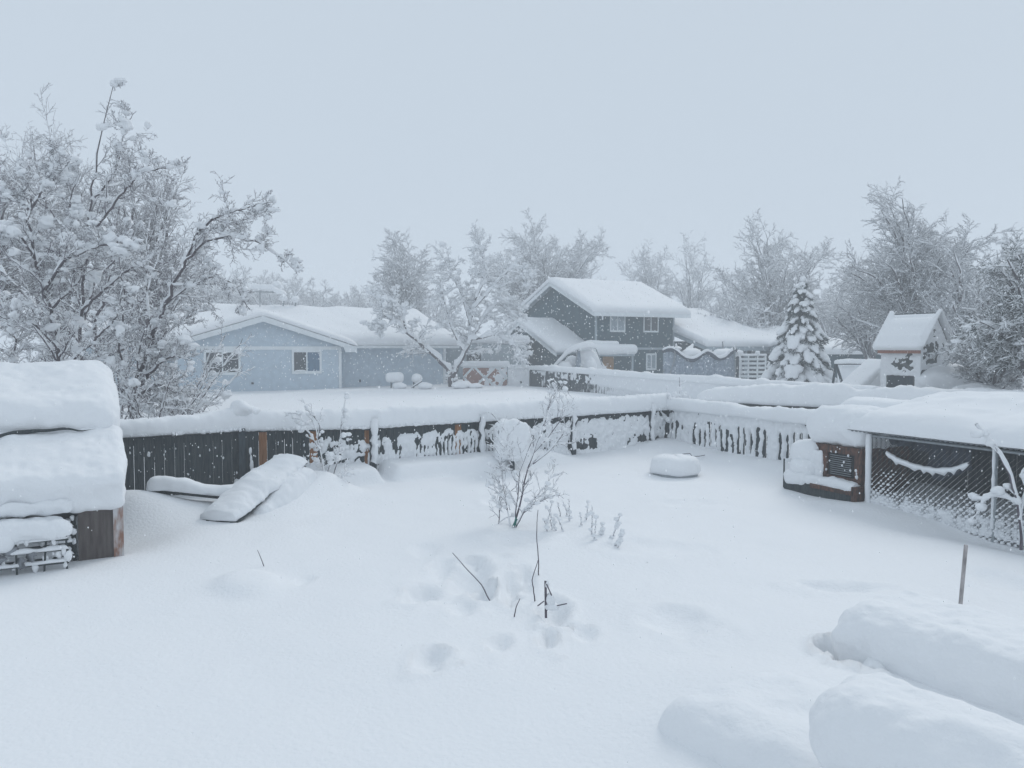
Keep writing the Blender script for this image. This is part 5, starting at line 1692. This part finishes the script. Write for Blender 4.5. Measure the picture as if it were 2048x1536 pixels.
# the dried stalk clumps
rng = np.random.default_rng(510)
for k, (lab, spots) in enumerate((("dried upright flower stalks closest to the largest sapling, snow clinging to them", [(1095, 1075, 1088, 1040), (1118, 1072, 1092, 1012), (1130, 1074, 1112, 1030), (1122, 1040, 1114, 1004), (1136, 1040, 1126, 1004), (1105, 1070, 1100, 1040), (1138, 1050, 1138, 998), (1090, 1060, 1104, 1006)]),
                                  ("middle group of dried upright stalks with a snow-choked taller stem", [(1182, 1080, 1184, 1012), (1170, 1050, 1176, 1005), (1186, 1090, 1192, 1040), (1200, 1080, 1205, 1045), (1195, 1092, 1180, 1060), (1160, 1062, 1162, 1030)]),
                                  ("rightmost pair of leaning dried stalks", [(1218, 1088, 1240, 1032), (1224, 1100, 1244, 1066), (1232, 1102, 1242, 1074)]))):
    c0 = G(spots[0][0], spots[0][1])
    lim = []
    for (x0_, y0_, x1_, y1_) in spots:
        c = G(x0_, y0_); lim.append(([c + A(0, 0, -.03), (c + at(x1_, y1_, c[1])) / 2 + A(.01, 0, 0), at(x1_, y1_, c[1])], .006, .0025))
    plant("dried_stalks", lab, "dried plant", A(c0[0], c0[1], 0), lim, 520 + k, [dict(n=9, length=.05, angle=.5, steps=2, wig=.1, trop=.1, start=.15, rr=.7, fall=.2)], (.022, .012), 30, (.012, .035), cover=.75, wmax=.03, group="dried stalks standing in the snow")


def twig(name, label, pts, r=.007, cat="twig"):
    gg = Geo()
    for poly in pts:
        c = G(*poly[0]); Yb = c[1]
        P = [A(c[0], c[1], gh(c[0], c[1]) - .04)] + [at(x, y, Yb - .0 + .04 * k) for k, (x, y) in enumerate(poly[1:])]
        Q = resample(P, 12, .03, np.random.default_rng(len(name) + int(c[0] * 50) % 97)); gg.tube(Q, np.linspace(r, r * .5, 12), 5)
    c = G(*pts[0][0])
    return single(name, gg, TWIG, label, cat, A(c[0], c[1], 0), True)


twig("garden_twig", "small spurred twig poking from the snow above the low box shape", [[(530, 1142), (524, 1122), (515, 1100)], [(524, 1122), (518, 1118)], [(519, 1112), (522, 1104)]], .006)
twig("garden_twig", "long twig leaning left across the snow hollows", [[(985, 1190), (962, 1168), (935, 1140), (905, 1106)]])
twig("garden_twig", "curved twig bowed left of the snowy stake", [[(1071, 1206), (1064, 1160), (1076, 1120)]])
twig("garden_twig", "short slanting twig below the bowed one", [[(1027, 1232), (1032, 1215), (1040, 1197)]])
twig("garden_twig", "thin tall stem standing between the sapling and the stake", [[(1078, 1156), (1076, 1110), (1073, 1070), (1076, 1020)]])
twig("garden_twig", "tiny twig tip right of the leaning stalks", [[(1287, 1132), (1295, 1124)]], .005)
twig("garden_twig", "short twig slanting at the foot of the middle stalks", [[(1192, 1092), (1206, 1082)]], .006)
gg = Geo()
c = G(1092, 1225)
gg.beam(A(c[0], c[1], -.05), at(1091, 1162, c[1]), .022, .022)
for pts in ([(1090, 1222), (1110, 1212), (1134, 1207)], [(1093, 1168), (1103, 1190), (1100, 1218)], [(1075, 1212), (1088, 1202)]):
    gg.tube([at(x, y, c[1] - .02) for x, y in pts], .006, 5)
gg.add(*blobs_arr(np.array([at(1100, 1200, c[1]), at(1104, 1214, c[1]), at(1094, 1168, c[1])]), np.array([[.05, .04, .07], [.07, .05, .04], [.02, .02, .04]]), rng, 1), 1)
single("garden_stake", gg, [TWIG, FINE], "short dark stake with crossed twigs and clinging snow in the yard centre", "stake", c, True)

# block of snow on a post by the fence
c = A(*fpos(2.12, .75)); zb_ = 0
bx = thing("feeder_box", "blocky snow-caked box on a post before the fence, behind the largest sapling", "box", A(c[0], c[1], 0))
wb = 75 / 1550 * c[1]
gg = Geo(); gg.box((c[0], c[1], .62), (wb * .80, .34, .55), ux=(1, .12, 0)); part("box", gg, POSTM, bx)
gg = Geo(); gg.box((c[0], c[1], .1), (.09, .09, .6)); part("post", gg, POSTM, bx)
gg = Geo(); V, F = rbox_arr((wb * .9, .45, .74), .13, (40, 20, 34), .10, 2.6, 78, fine=.03); gg.add(place_arr(V, (c[0], c[1], .66), ux=(1, .12, -.06)), F)
part("snow_cover", gg, FINE, bx, True)

# round tub
c = G(1360, 958); rt = 50 / 1550 * c[1]
tbn = thing("round_tub", "round planting tub under a smooth drum of snow in the middle of the yard", "tub", A(c[0], c[1] + rt, 0))
cz = gh(c[0], c[1] + rt)
a = np.linspace(0, 2 * pi, 49)[:-1]


def lathe(prof, cx, cy, n=48, wob=0.0, seed=0):
    a_ = np.arange(n) * 2 * pi / n
    V = []
    for r_, z_ in prof:
        rr2 = r_ * (1 + wob * fbm(np.cos(a_) * 2 + 5, np.sin(a_) * 2, a_ * 0 + z_ * 3, seed, 2))
        V.append(np.stack([cx + rr2 * np.cos(a_), cy + rr2 * np.sin(a_), np.full(n, z_) + (wob * .3 * noise(np.cos(a_) * 2, np.sin(a_) * 2 + 3, None, seed))], -1))
    V = np.concatenate(V)
    m = len(prof)
    i_ = (np.arange(m - 1) * n)[:, None]; j = np.arange(n)[None]; j2 = (np.arange(n) + 1)[None] % n
    return V, np.stack([i_ + j, i_ + j2, i_ + n + j2, i_ + n + j], -1).reshape(-1, 4)


gg = Geo(); gg.add(*lathe([(.001, -.1), (rt * .93, -.1), (rt * .93, cz + .04), (rt * .9, cz + .045), (.001, cz + .045)], c[0], c[1] + rt)); part("tub_wall", gg, METAL, tbn, True)
gg = Geo(); gg.add(*lathe([(rt * .7, cz + .02), (rt * .97, cz + .03), (rt * 1.03, cz + .08), (rt * 1.0, cz + .20), (rt * .95, cz + .28), (rt * .83, cz + .335), (rt * .6, cz + .36), (rt * .3, cz + .375), (.001, cz + .38)], c[0], c[1] + rt, wob=.05, seed=3)); part("snow_cap", gg, SNOW, tbn, True)

#@@KENNEL
# ------------------------------------------------------------------ dog run at the right
KA = A(5.72, 12.3); KU = norm(A(.44, -.9)); KN = A(KU[1], -KU[0])      # KN faces the camera (left-front)
if np.dot(KN, -KA) < 0:
    KN = -KN
kn = thing("dog_run", "chain-link dog run at the right with a flat snow-loaded corrugated roof", "dog run", P3(KA, 0))
KH = 1.13
LK = 4.6


def kp(u, n_, z):
    q = KA + KU * u + KN * n_
    return A(q[0], q[1], z)


for u in (0, 2.0, 4.0):
    gg = Geo(); gg.tube([kp(u, 0, -.3), kp(u, 0, KH + .02)], .028, 10)
    part("steel_post", gg, METAL, kn, True)
gg = Geo(); gg.tube([kp(0, 0, KH - .03), kp(LK, 0, KH - .03)], .022, 8); gg.tube([kp(0, -2, KH + .2), kp(LK, -2, KH + .2)], .022, 8); gg.tube([kp(0, 0, KH - .03), kp(0, -2, KH + .2)], .022, 8)
part("top_rail", gg, METAL, kn, True)
# chain link: zigzag wires
gg = Geo(); cell = .085
for k in range(int(LK / cell) + 1):
    u0 = k * cell
    zz = np.arange(-.15, KH - .03, cell / 2 * 1.0)
    for ph_ in (0, 1):
        uu_ = u0 + cell / 2 * ((np.arange(len(zz)) + ph_) % 2)
        P = np.array([kp(uq, .004 * ((i_ + ph_) % 2), zq_) for i_, (uq, zq_) in enumerate(zip(uu_, zz))])
        P[:, 2] += .012 * fbm(P[:, 0] * 2, P[:, 1] * 2, None, 41, 2); gg.tubes(P[None], np.full((1, len(P)), .0034), 3)
cl = part("chain_link", gg, mat("dark_wire", (.05, .06, .065), .7), kn, False)
# snow caught in the mesh: more towards the bottom
rng = np.random.default_rng(600)
C, Sx = [], []
for k in range(int(2 * LK / cell)):
    for j, z in enumerate(np.arange(-.15, KH - .05, cell / 2)):
        if (k + j) % 2:
            continue
        f = sstep(.74, .12, np.array(z + .12 * noise(np.array(k * .13), np.array(j * .2), None, 5)))
        s = (.004 + .027 * float(f)) * rng.uniform(.7, 1.3)
        if rng.random() < .12 + .88 * float(f):
            C.append(kp(k * cell / 2, .006, z + .006)); Sx.append((s * .95, s * .6, s * .72))
gg = Geo(); gg.add(*blobs_arr(np.array(C), np.array(Sx), rng, 1, .2))
nl = int(LK / (cell))
for k in range(-14, int(LK / cell) + 1):       # thin snow lines on the diagonals going up to the right
    u0 = k * cell
    L_ = 1.15
    a_, b_ = max(0, -u0), min(L_, LK - u0)
    if b_ - a_ > .1:
        zz = np.linspace(a_, b_, 12)
        P = np.array([kp(u0 + q, .012, q - .15 + .012) for q in zz])
        rr2 = .0006 + .0085 * sstep(.85, .12, zz)
        gg.tubes(P[None], rr2[None] * rng.uniform(.7, 1.2, (1, 12)), 4)


def fk(u, z):
    return .03 * sstep(.2, -.1, z + .16 * noise(u * 1.1, u * 0, None, 9)) * 1.6 + .035 * fbm(u * 14, z * 16, None, 601, 2) - .036


gg.add(*plaster_arr(kp(0, .0, 0), P3(KU, 0), P3(KN, 0), LK, -.1, .6, fk, .02))
part("stuck_snow", gg, FINE, kn, True)
# posts with snow on windward side
for u in (0, 2.0):
    gg = Geo()
    zz = np.linspace(.02, KH, 14)
    P = np.array([kp(u - .012, .03, q) for q in zz]); gg.tubes(P[None], (.022 + .012 * rng.random((1, 14)) + (.02 if u == 0 else -.008)), 8)
    part("post_snow", gg, FINE, kn, True)
# roof: corrugated sheet
gg = Geo()
uu_ = np.linspace(-.28, LK, 300); rows_ = [.14, -2.1]
V = [];
for r_ in rows_:
    for uq in uu_:
        V.append(kp(uq, r_, KH + .035 + (0.20 if r_ < 0 else 0) + .02 * sin(uq * 2 * pi / .076)))
m = len(uu_)
V2 = [v + A(0, 0, .006) for v in V]
i_ = np.arange(m - 1)
gg.add(V + V2, np.concatenate([np.stack([i_, i_ + 1, i_ + 1 + m, i_ + m], -1), np.stack([i_, i_ + m, i_ + 1 + m, i_ + 1], -1) + 2 * m, np.stack([i_, i_ + 2 * m, i_ + 1 + 2 * m, i_ + 1], -1)]))
rk = part("roof_sheet", gg, METAL, kn, True)
gg = Geo()
nu, nv = 150, 60
us = np.linspace(-.34, LK + .3, nu); vs = np.linspace(0, 1, nv); vs = .5 - .5 * np.cos(vs * pi)
gu, gv = np.meshgrid(us, vs, indexing='ij')
off_ = .17 - 2.35 * gv
eu = np.clip((gu + .34) / .35, 0, 1); ev = np.clip(np.minimum(gv * 2.35, (1 - gv) * 2.35) / .38, 0, 1)
E = np.sqrt(1 - (1 - eu) ** 2) ** .6 * np.sqrt(1 - (1 - ev) ** 2)
base_z = KH + .05 + .20 * gv
top_z = base_z + E * (.36 + .10 * fbm(gu * .9, gv * 2, None, 701, 3) + .04 * fbm(gu * 3, gv * 6, None, 702, 2)) * np.interp(gv, [0, .3, .6, 1], [.62, .8, 1.15, 1.1])
q = KA[None, None] + KU * gu[..., None] + KN * off_[..., None]
q = q + KN * (.03 * fbm(gu * 5, gv * 3, None, 703, 2) * (ev < .4))[..., None]
T_ = np.concatenate([q, top_z[..., None]], -1); B_ = np.concatenate([q, (base_z - .01)[..., None]], -1)
i_ = (np.arange(nu - 1) * nv)[:, None] + np.arange(nv - 1)[None]
qd = np.stack([i_, i_ + 1, i_ + nv + 1, i_ + nv], -1).reshape(-1, 4)
gg.add(np.vstack([T_.reshape(-1, 3), B_.reshape(-1, 3)]), np.vstack([qd, (qd + nu * nv)[:, ::-1]]))
part("snow_cover", gg, FINE, rk, True)
# dark tarpaulin bunched under the roof corner
gg = Geo(); rngk = np.random.default_rng(33)
xs_ = np.linspace(.15, 1.5, 26); hem_ = np.interp(xs_, [.15, .5, .8, .9, 1.0, 1.5], [.95, .96, .9, .55, .5, .75])
V = []
for f in np.linspace(0, 1, 10):
    for k, x in enumerate(xs_):
        V.append(kp(x, -.25 - .06 * sin(x * 23 + f * 3) - .04 * sin(x * 51), KH - .02 - (KH - .02 - hem_[k]) * f))
i_ = (np.arange(9) * 26)[:, None] + np.arange(25)[None]
gg.add(V, np.stack([i_, i_ + 1, i_ + 27, i_ + 26], -1).reshape(-1, 4))
part("hanging_tarp", gg, TARPD, kn, True)
# back fence of the dog run
QB0 = END2 + A(.02, -.02)
fb_end = A(9.6, 8.2)
BU = norm(fb_end - QB0); BN = A(BU[1], -BU[0]); BN = BN if np.dot(BN, -QB0) > 0 else -BN
fbk = thing("wooden_fence", "dark board fence behind the dog run, thin light lines between its boards", "fence", P3(QB0, 0))
board_bay(0, np.linalg.norm(fb_end - QB0), (), 90, o=QB0, uu=BU, nn=BN, parent=fbk, top=WT + .12, bw=.14, gap=.008)
gg = Geo(); gg.add(*loaf_arr([P3(QB0, WT + .1), P3(fb_end, WT + .1)], .4, .26, .06, 14, .05, 2, 97, .1)); V, F = rbox_arr((2.1, 1.1, .6), .28, (50, 30, 16), .09, 1.6, 99, fine=.015); gg.add(place_arr(V, (6.9, 13.6, 1.27), ux=(.8, -.6, 0)), F)
part("snow_cap", gg, FINE, fbk, True)

# sagging cord with snow
cpts = [(1773, 905), (1800, 920), (1835, 932), (1870, 938), (1905, 938), (1938, 926)]


def on_kennel(px, py, off=.05):
    r_ = ray(px, py)
    nn3 = P3(KN, 0); p0 = kp(0, off, 0)
    t_ = np.dot(p0 - O, nn3) / np.dot(r_, nn3)
    return O + r_ * t_


gg = Geo(); CP = [on_kennel(*p) for p in cpts]
CPr = resample(CP, 30, 0, rng)
gg.tube(CPr, .008, 6)
V = []
for k, p in enumerate(CPr):
    hh_ = (.07 + .02 * sin(k * 1.9) + rng.uniform(-.022, .022)) * (.6 + .4 * min(1, min(k, 29 - k) / 3))
    V += [p + A(0, 0, .02 + rng.uniform(-.006, .01)), p + P3(KN, 0) * (.03 + rng.uniform(-.012, .012)) + A(0, 0, -.005), p + P3(KN, 0) * .012 + A(0, 0, -hh_), p - P3(KN, 0) * .01 + A(0, 0, -hh_ * .7)]
i_ = (np.arange(29) * 4)[:, None]; j = np.arange(4)[None]; j2 = (np.arange(4) + 1)[None] % 4
gg.add(V, np.stack([i_ + j, i_ + j2, i_ + 4 + j2, i_ + 4 + j], -1).reshape(-1, 4), 1)
single("hanging_cord", gg, [TWIG, FINE], "ragged snow-coated cord sagging across the chain-link mesh", "cord", CP[0], True)

# doghouse
DB = KA - KU * .12; DU = -KU                 # goes away from the camera along the run's line
DL = 1.55
dg = thing("doghouse", "low brown wooden doghouse with a slatted dark hatch under a dome of snow", "doghouse", P3(DB, 0))


def dp(u, n_, z):
    q = DB + DU * u + KN * n_
    return A(q[0], q[1], z)


def dbox(g_, u0, u1, n0, n1, z0, z1, mi=0):
    c = dp((u0 + u1) / 2, (n0 + n1) / 2, (z0 + z1) / 2)
    g_.box(c, (u1 - u0, n1 - n0, z1 - z0), ux=P3(DU, 0), mi=mi)


gg = Geo(); dbox(gg, 0, 1.0, -1.1, -.02, -.2, .86); dbox(gg, 1.0, DL, -1.1, -.02, -.2, .5); part("wall", gg, RUST, dg)
gg = Geo()
dbox(gg, .02, .16, -.018, .03, .28, .86); dbox(gg, .72, .86, -.018, .03, .28, .86); dbox(gg, .16, .72, -.018, .025, .74, .86); dbox(gg, .16, .72, -.018, .025, .28, .36)
fr_ = part("hatch_frame", gg, RUST, dg)
gg = Geo(); dbox(gg, .17, .71, -.017, -.008, .36, .74); part("hatch_opening", gg, VOID, fr_)
gg = Geo()
for z in np.arange(.38, .73, .035):
    dbox(gg, .24, .66, -.006, .012, z, z + .008)
part("slats", gg, METAL, fr_)
gg = Geo(); dbox(gg, .0, 1.5, -.02, .20, -.3, .17); part("lower_box", gg, DWOOD, dg)
gg = Geo(); dbox(gg, .0, .9, .202, .22, .12, .19); dbox(gg, -.01, .05, .0, .22, -.1, .26); part("box_edge", gg, RUST, dg)
gg = Geo(); gg.tube([dp(1.56, .14, -.05), dp(1.56, .14, .52)], .014, 6); part("stake", gg, DWOOD, dg)
gg = Geo()
V, F = rbox_arr((1.35, 1.25, .70), .345, (50, 40, 22), .08, 1.8, 55, fine=.02); gg.add(place_arr(V, dp(.55, -.48, 1.15), ux=P3(DU, 0)), F)
V, F = rbox_arr((.75, 1.2, .52), .25, (28, 30, 14), .05, 2.2, 57, fine=.014); gg.add(place_arr(V, dp(1.25, -.5, .62), ux=P3(DU, -.15)), F)
V, F = rbox_arr((.55, .35, .34), .165, (20, 14, 12), .04, 3, 58, fine=.01); gg.add(place_arr(V, dp(1.22, .02, .40), ux=P3(DU, 0)), F)
V, F = rbox_arr((.3, .12, .5), .055, (12, 8, 18), .07, 5, 71, fine=.02); gg.add(place_arr(V, dp(.93, .02, .52), ux=P3(DU, 0)), F)
V, F = rbox_arr((1.5, .24, .18), .085, (40, 12, 10), .06, 3, 59, fine=.02); gg.add(place_arr(V, dp(.78, .10, .23), ux=P3(DU, 0)), F)
V, F = rbox_arr((.5, .2, .25), .1, (16, 10, 8), .05, 4, 60); gg.add(place_arr(V, dp(1.25, .13, .22), ux=P3(DU, 0)), F)
n = 22
C = np.array([dp(rng.uniform(0, 1.0), .03, rng.uniform(.25, .86)) for _ in range(n)]); s = rng.uniform(.006, .022, n)
C = np.vstack([C, [dp(.80, .03, .5), dp(.84, .03, .42), dp(.12, .03, .5), dp(.1, .03, .4), dp(.9, .03, .62), dp(.92, .02, .55), dp(.95, .02, .45), dp(.98, .02, .7)]]); s = np.r_[s, [.035, .03, .03, .035, .04, .05, .06, .05]]
gg.add(*blobs_arr(C, np.stack([s * .8, s * .8, s * 1.1], -1), rng, 1, .35))
part("snow_cover", gg, FINE, dg, True)

# bent snow-laden sapling at the right edge
b = G(2040, 1090)
plant("sapling", "snow-wrapped sapling arching over the dog run at the right edge", "sapling", A(b[0], b[1], 0),
      [(pp([(2042, 1100), (2040, 1040), (2030, 990), (2010, 930), (1985, 895), (1962, 868), (1950, 850)], b[1]), .018, .006),
       (pp([(2040, 1040), (2052, 980), (2040, 950), (2060, 930)], b[1], .2), .012, .004),
       (pp([(2038, 1010), (2010, 995), (1990, 990), (1968, 1000), (1960, 1025)], b[1], .2), .010, .003)],
      540, [dict(n=3, length=.25, angle=.8, steps=4, wig=.15, trop=.0, start=.3, rr=.6, fall=.3)], (.045, .02), 14, (.03, .07), cover=1.0, wmax=.07)

# pipe
b = G(1918, 1214); b[2] = gh(b[0], b[1]); tpp = at(1932, 1090, b[1])
gg = Geo(); gg.tube([b + A(0, 0, -.2), tpp], .018, 14)
single("standing_pipe", gg, PIPE, "slightly leaning tan pipe standing in the snow at the right", "pipe", b, True)

# snow mounds at the bottom right
gg = Geo(); V, F = rbox_arr((3.2, 1.18, .64), .31, (150, 80, 36), .06, 1.6, 88, fine=.030)
gg.add(place_arr(V, (3.74, 4.95, .21), ux=(.56, -.83, 0)), F)
single("snow_mound", gg, SNOW, "large lumpy bank of snow behind the smooth roll at the bottom right", "snow mound", (3.9, 5.2, 0), True)
gg = Geo(); V, F = rbox_arr((2.6, .62, .5), .245, (130, 46, 32), .05, 2.0, 89, fine=.02)
gg.add(place_arr(V, (2.44, 3.00, .56), ux=(.6, -.8, 0)), F)
gg.box((2.6, 3.0, .2), (2.0, .2, .7), ux=(.6, -.8, 0), mi=1)
single("deck_railing", gg, [SNOW, DWOOD], "smooth rounded roll of snow on a railing in the bottom right corner", "railing", (2.5, 3.0, 0), True)
gg = Geo(); V, F = rbox_arr((2.5, 1.2, .50), .22, (90, 50, 18), .06, 1.4, 92, fine=.02)
gg.add(place_arr(V, (2.08, 4.20, .02), ux=(.56, -.83, .0)), F)
single("snow_mound", gg, SNOW, "low flat-topped snow shelf at the bottom edge left of the smooth roll", "snow mound", (1.5, 4.2, 0), True)
b = G(1675, 1362); gg = Geo(); gg.beam(A(b[0], b[1], -.1), at(1675, 1340, b[1]), .02, .02)
single("dark_peg", gg, DWOOD, "tiny dark peg in the hollow between the two snow rolls", "peg", b)

#@@AIR
# ------------------------------------------------------------------ falling snow
rng = np.random.default_rng(900)
n = 10000
Yf = 2.5 + 42 * rng.random(n) ** .7
Xf = (rng.random(n) - .5) * 1.5 * Yf
Zf = rng.uniform(0.2, 1.0, n) * (2.6 + .10 * Yf)
keep = Zf > .5
C = np.stack([Xf, Yf, Zf], -1)[keep]
s = rng.uniform(.004, .010, len(C)) * np.clip(.35 + C[:, 1] * .055, .4, 2.1)
V0 = np.array([(1, 0, 0), (-1, 0, 0), (0, 1, 0), (0, -1, 0), (0, 0, 1), (0, 0, -1)], float)
F0 = np.array([(0, 2, 4), (2, 1, 4), (1, 3, 4), (3, 0, 4), (2, 0, 5), (1, 2, 5), (3, 1, 5), (0, 3, 5)])
V = C[:, None] + V0[None] * np.stack([s, s, s * 1.5], -1)[:, None]
gg = Geo(); gg.add(V.reshape(-1, 3), (F0[None] + (np.arange(len(C)) * 6)[:, None, None]).reshape(-1, 3))
o = single("falling_snow", gg, mat("snowflake", (.96, .97, .98), .9), "snowflakes drifting through the air", "snow", (0, 0, 0), kind="stuff")

# haze of the snowfall
hz = Geo(); hz.bb(-395, 395, -70, 395, -2.5, 26)
hm = bpy.data.materials.new("haze")
hm.use_nodes = True
t = hm.node_tree
t.nodes.remove(t.nodes["Principled BSDF"])
pv = t.nodes.new("ShaderNodeVolumePrincipled")
pv.inputs["Color"].default_value = (.93, .955, .98, 1)
pv.inputs["Density"].default_value = 0.0058
pv.inputs["Anisotropy"].default_value = 0.0
t.links.new(pv.outputs[0], t.nodes["Material Output"].inputs["Volume"])
ho = single("haze", hz, hm, "falling-snow haze", "haze", (0, 0, 0), kind="stuff")
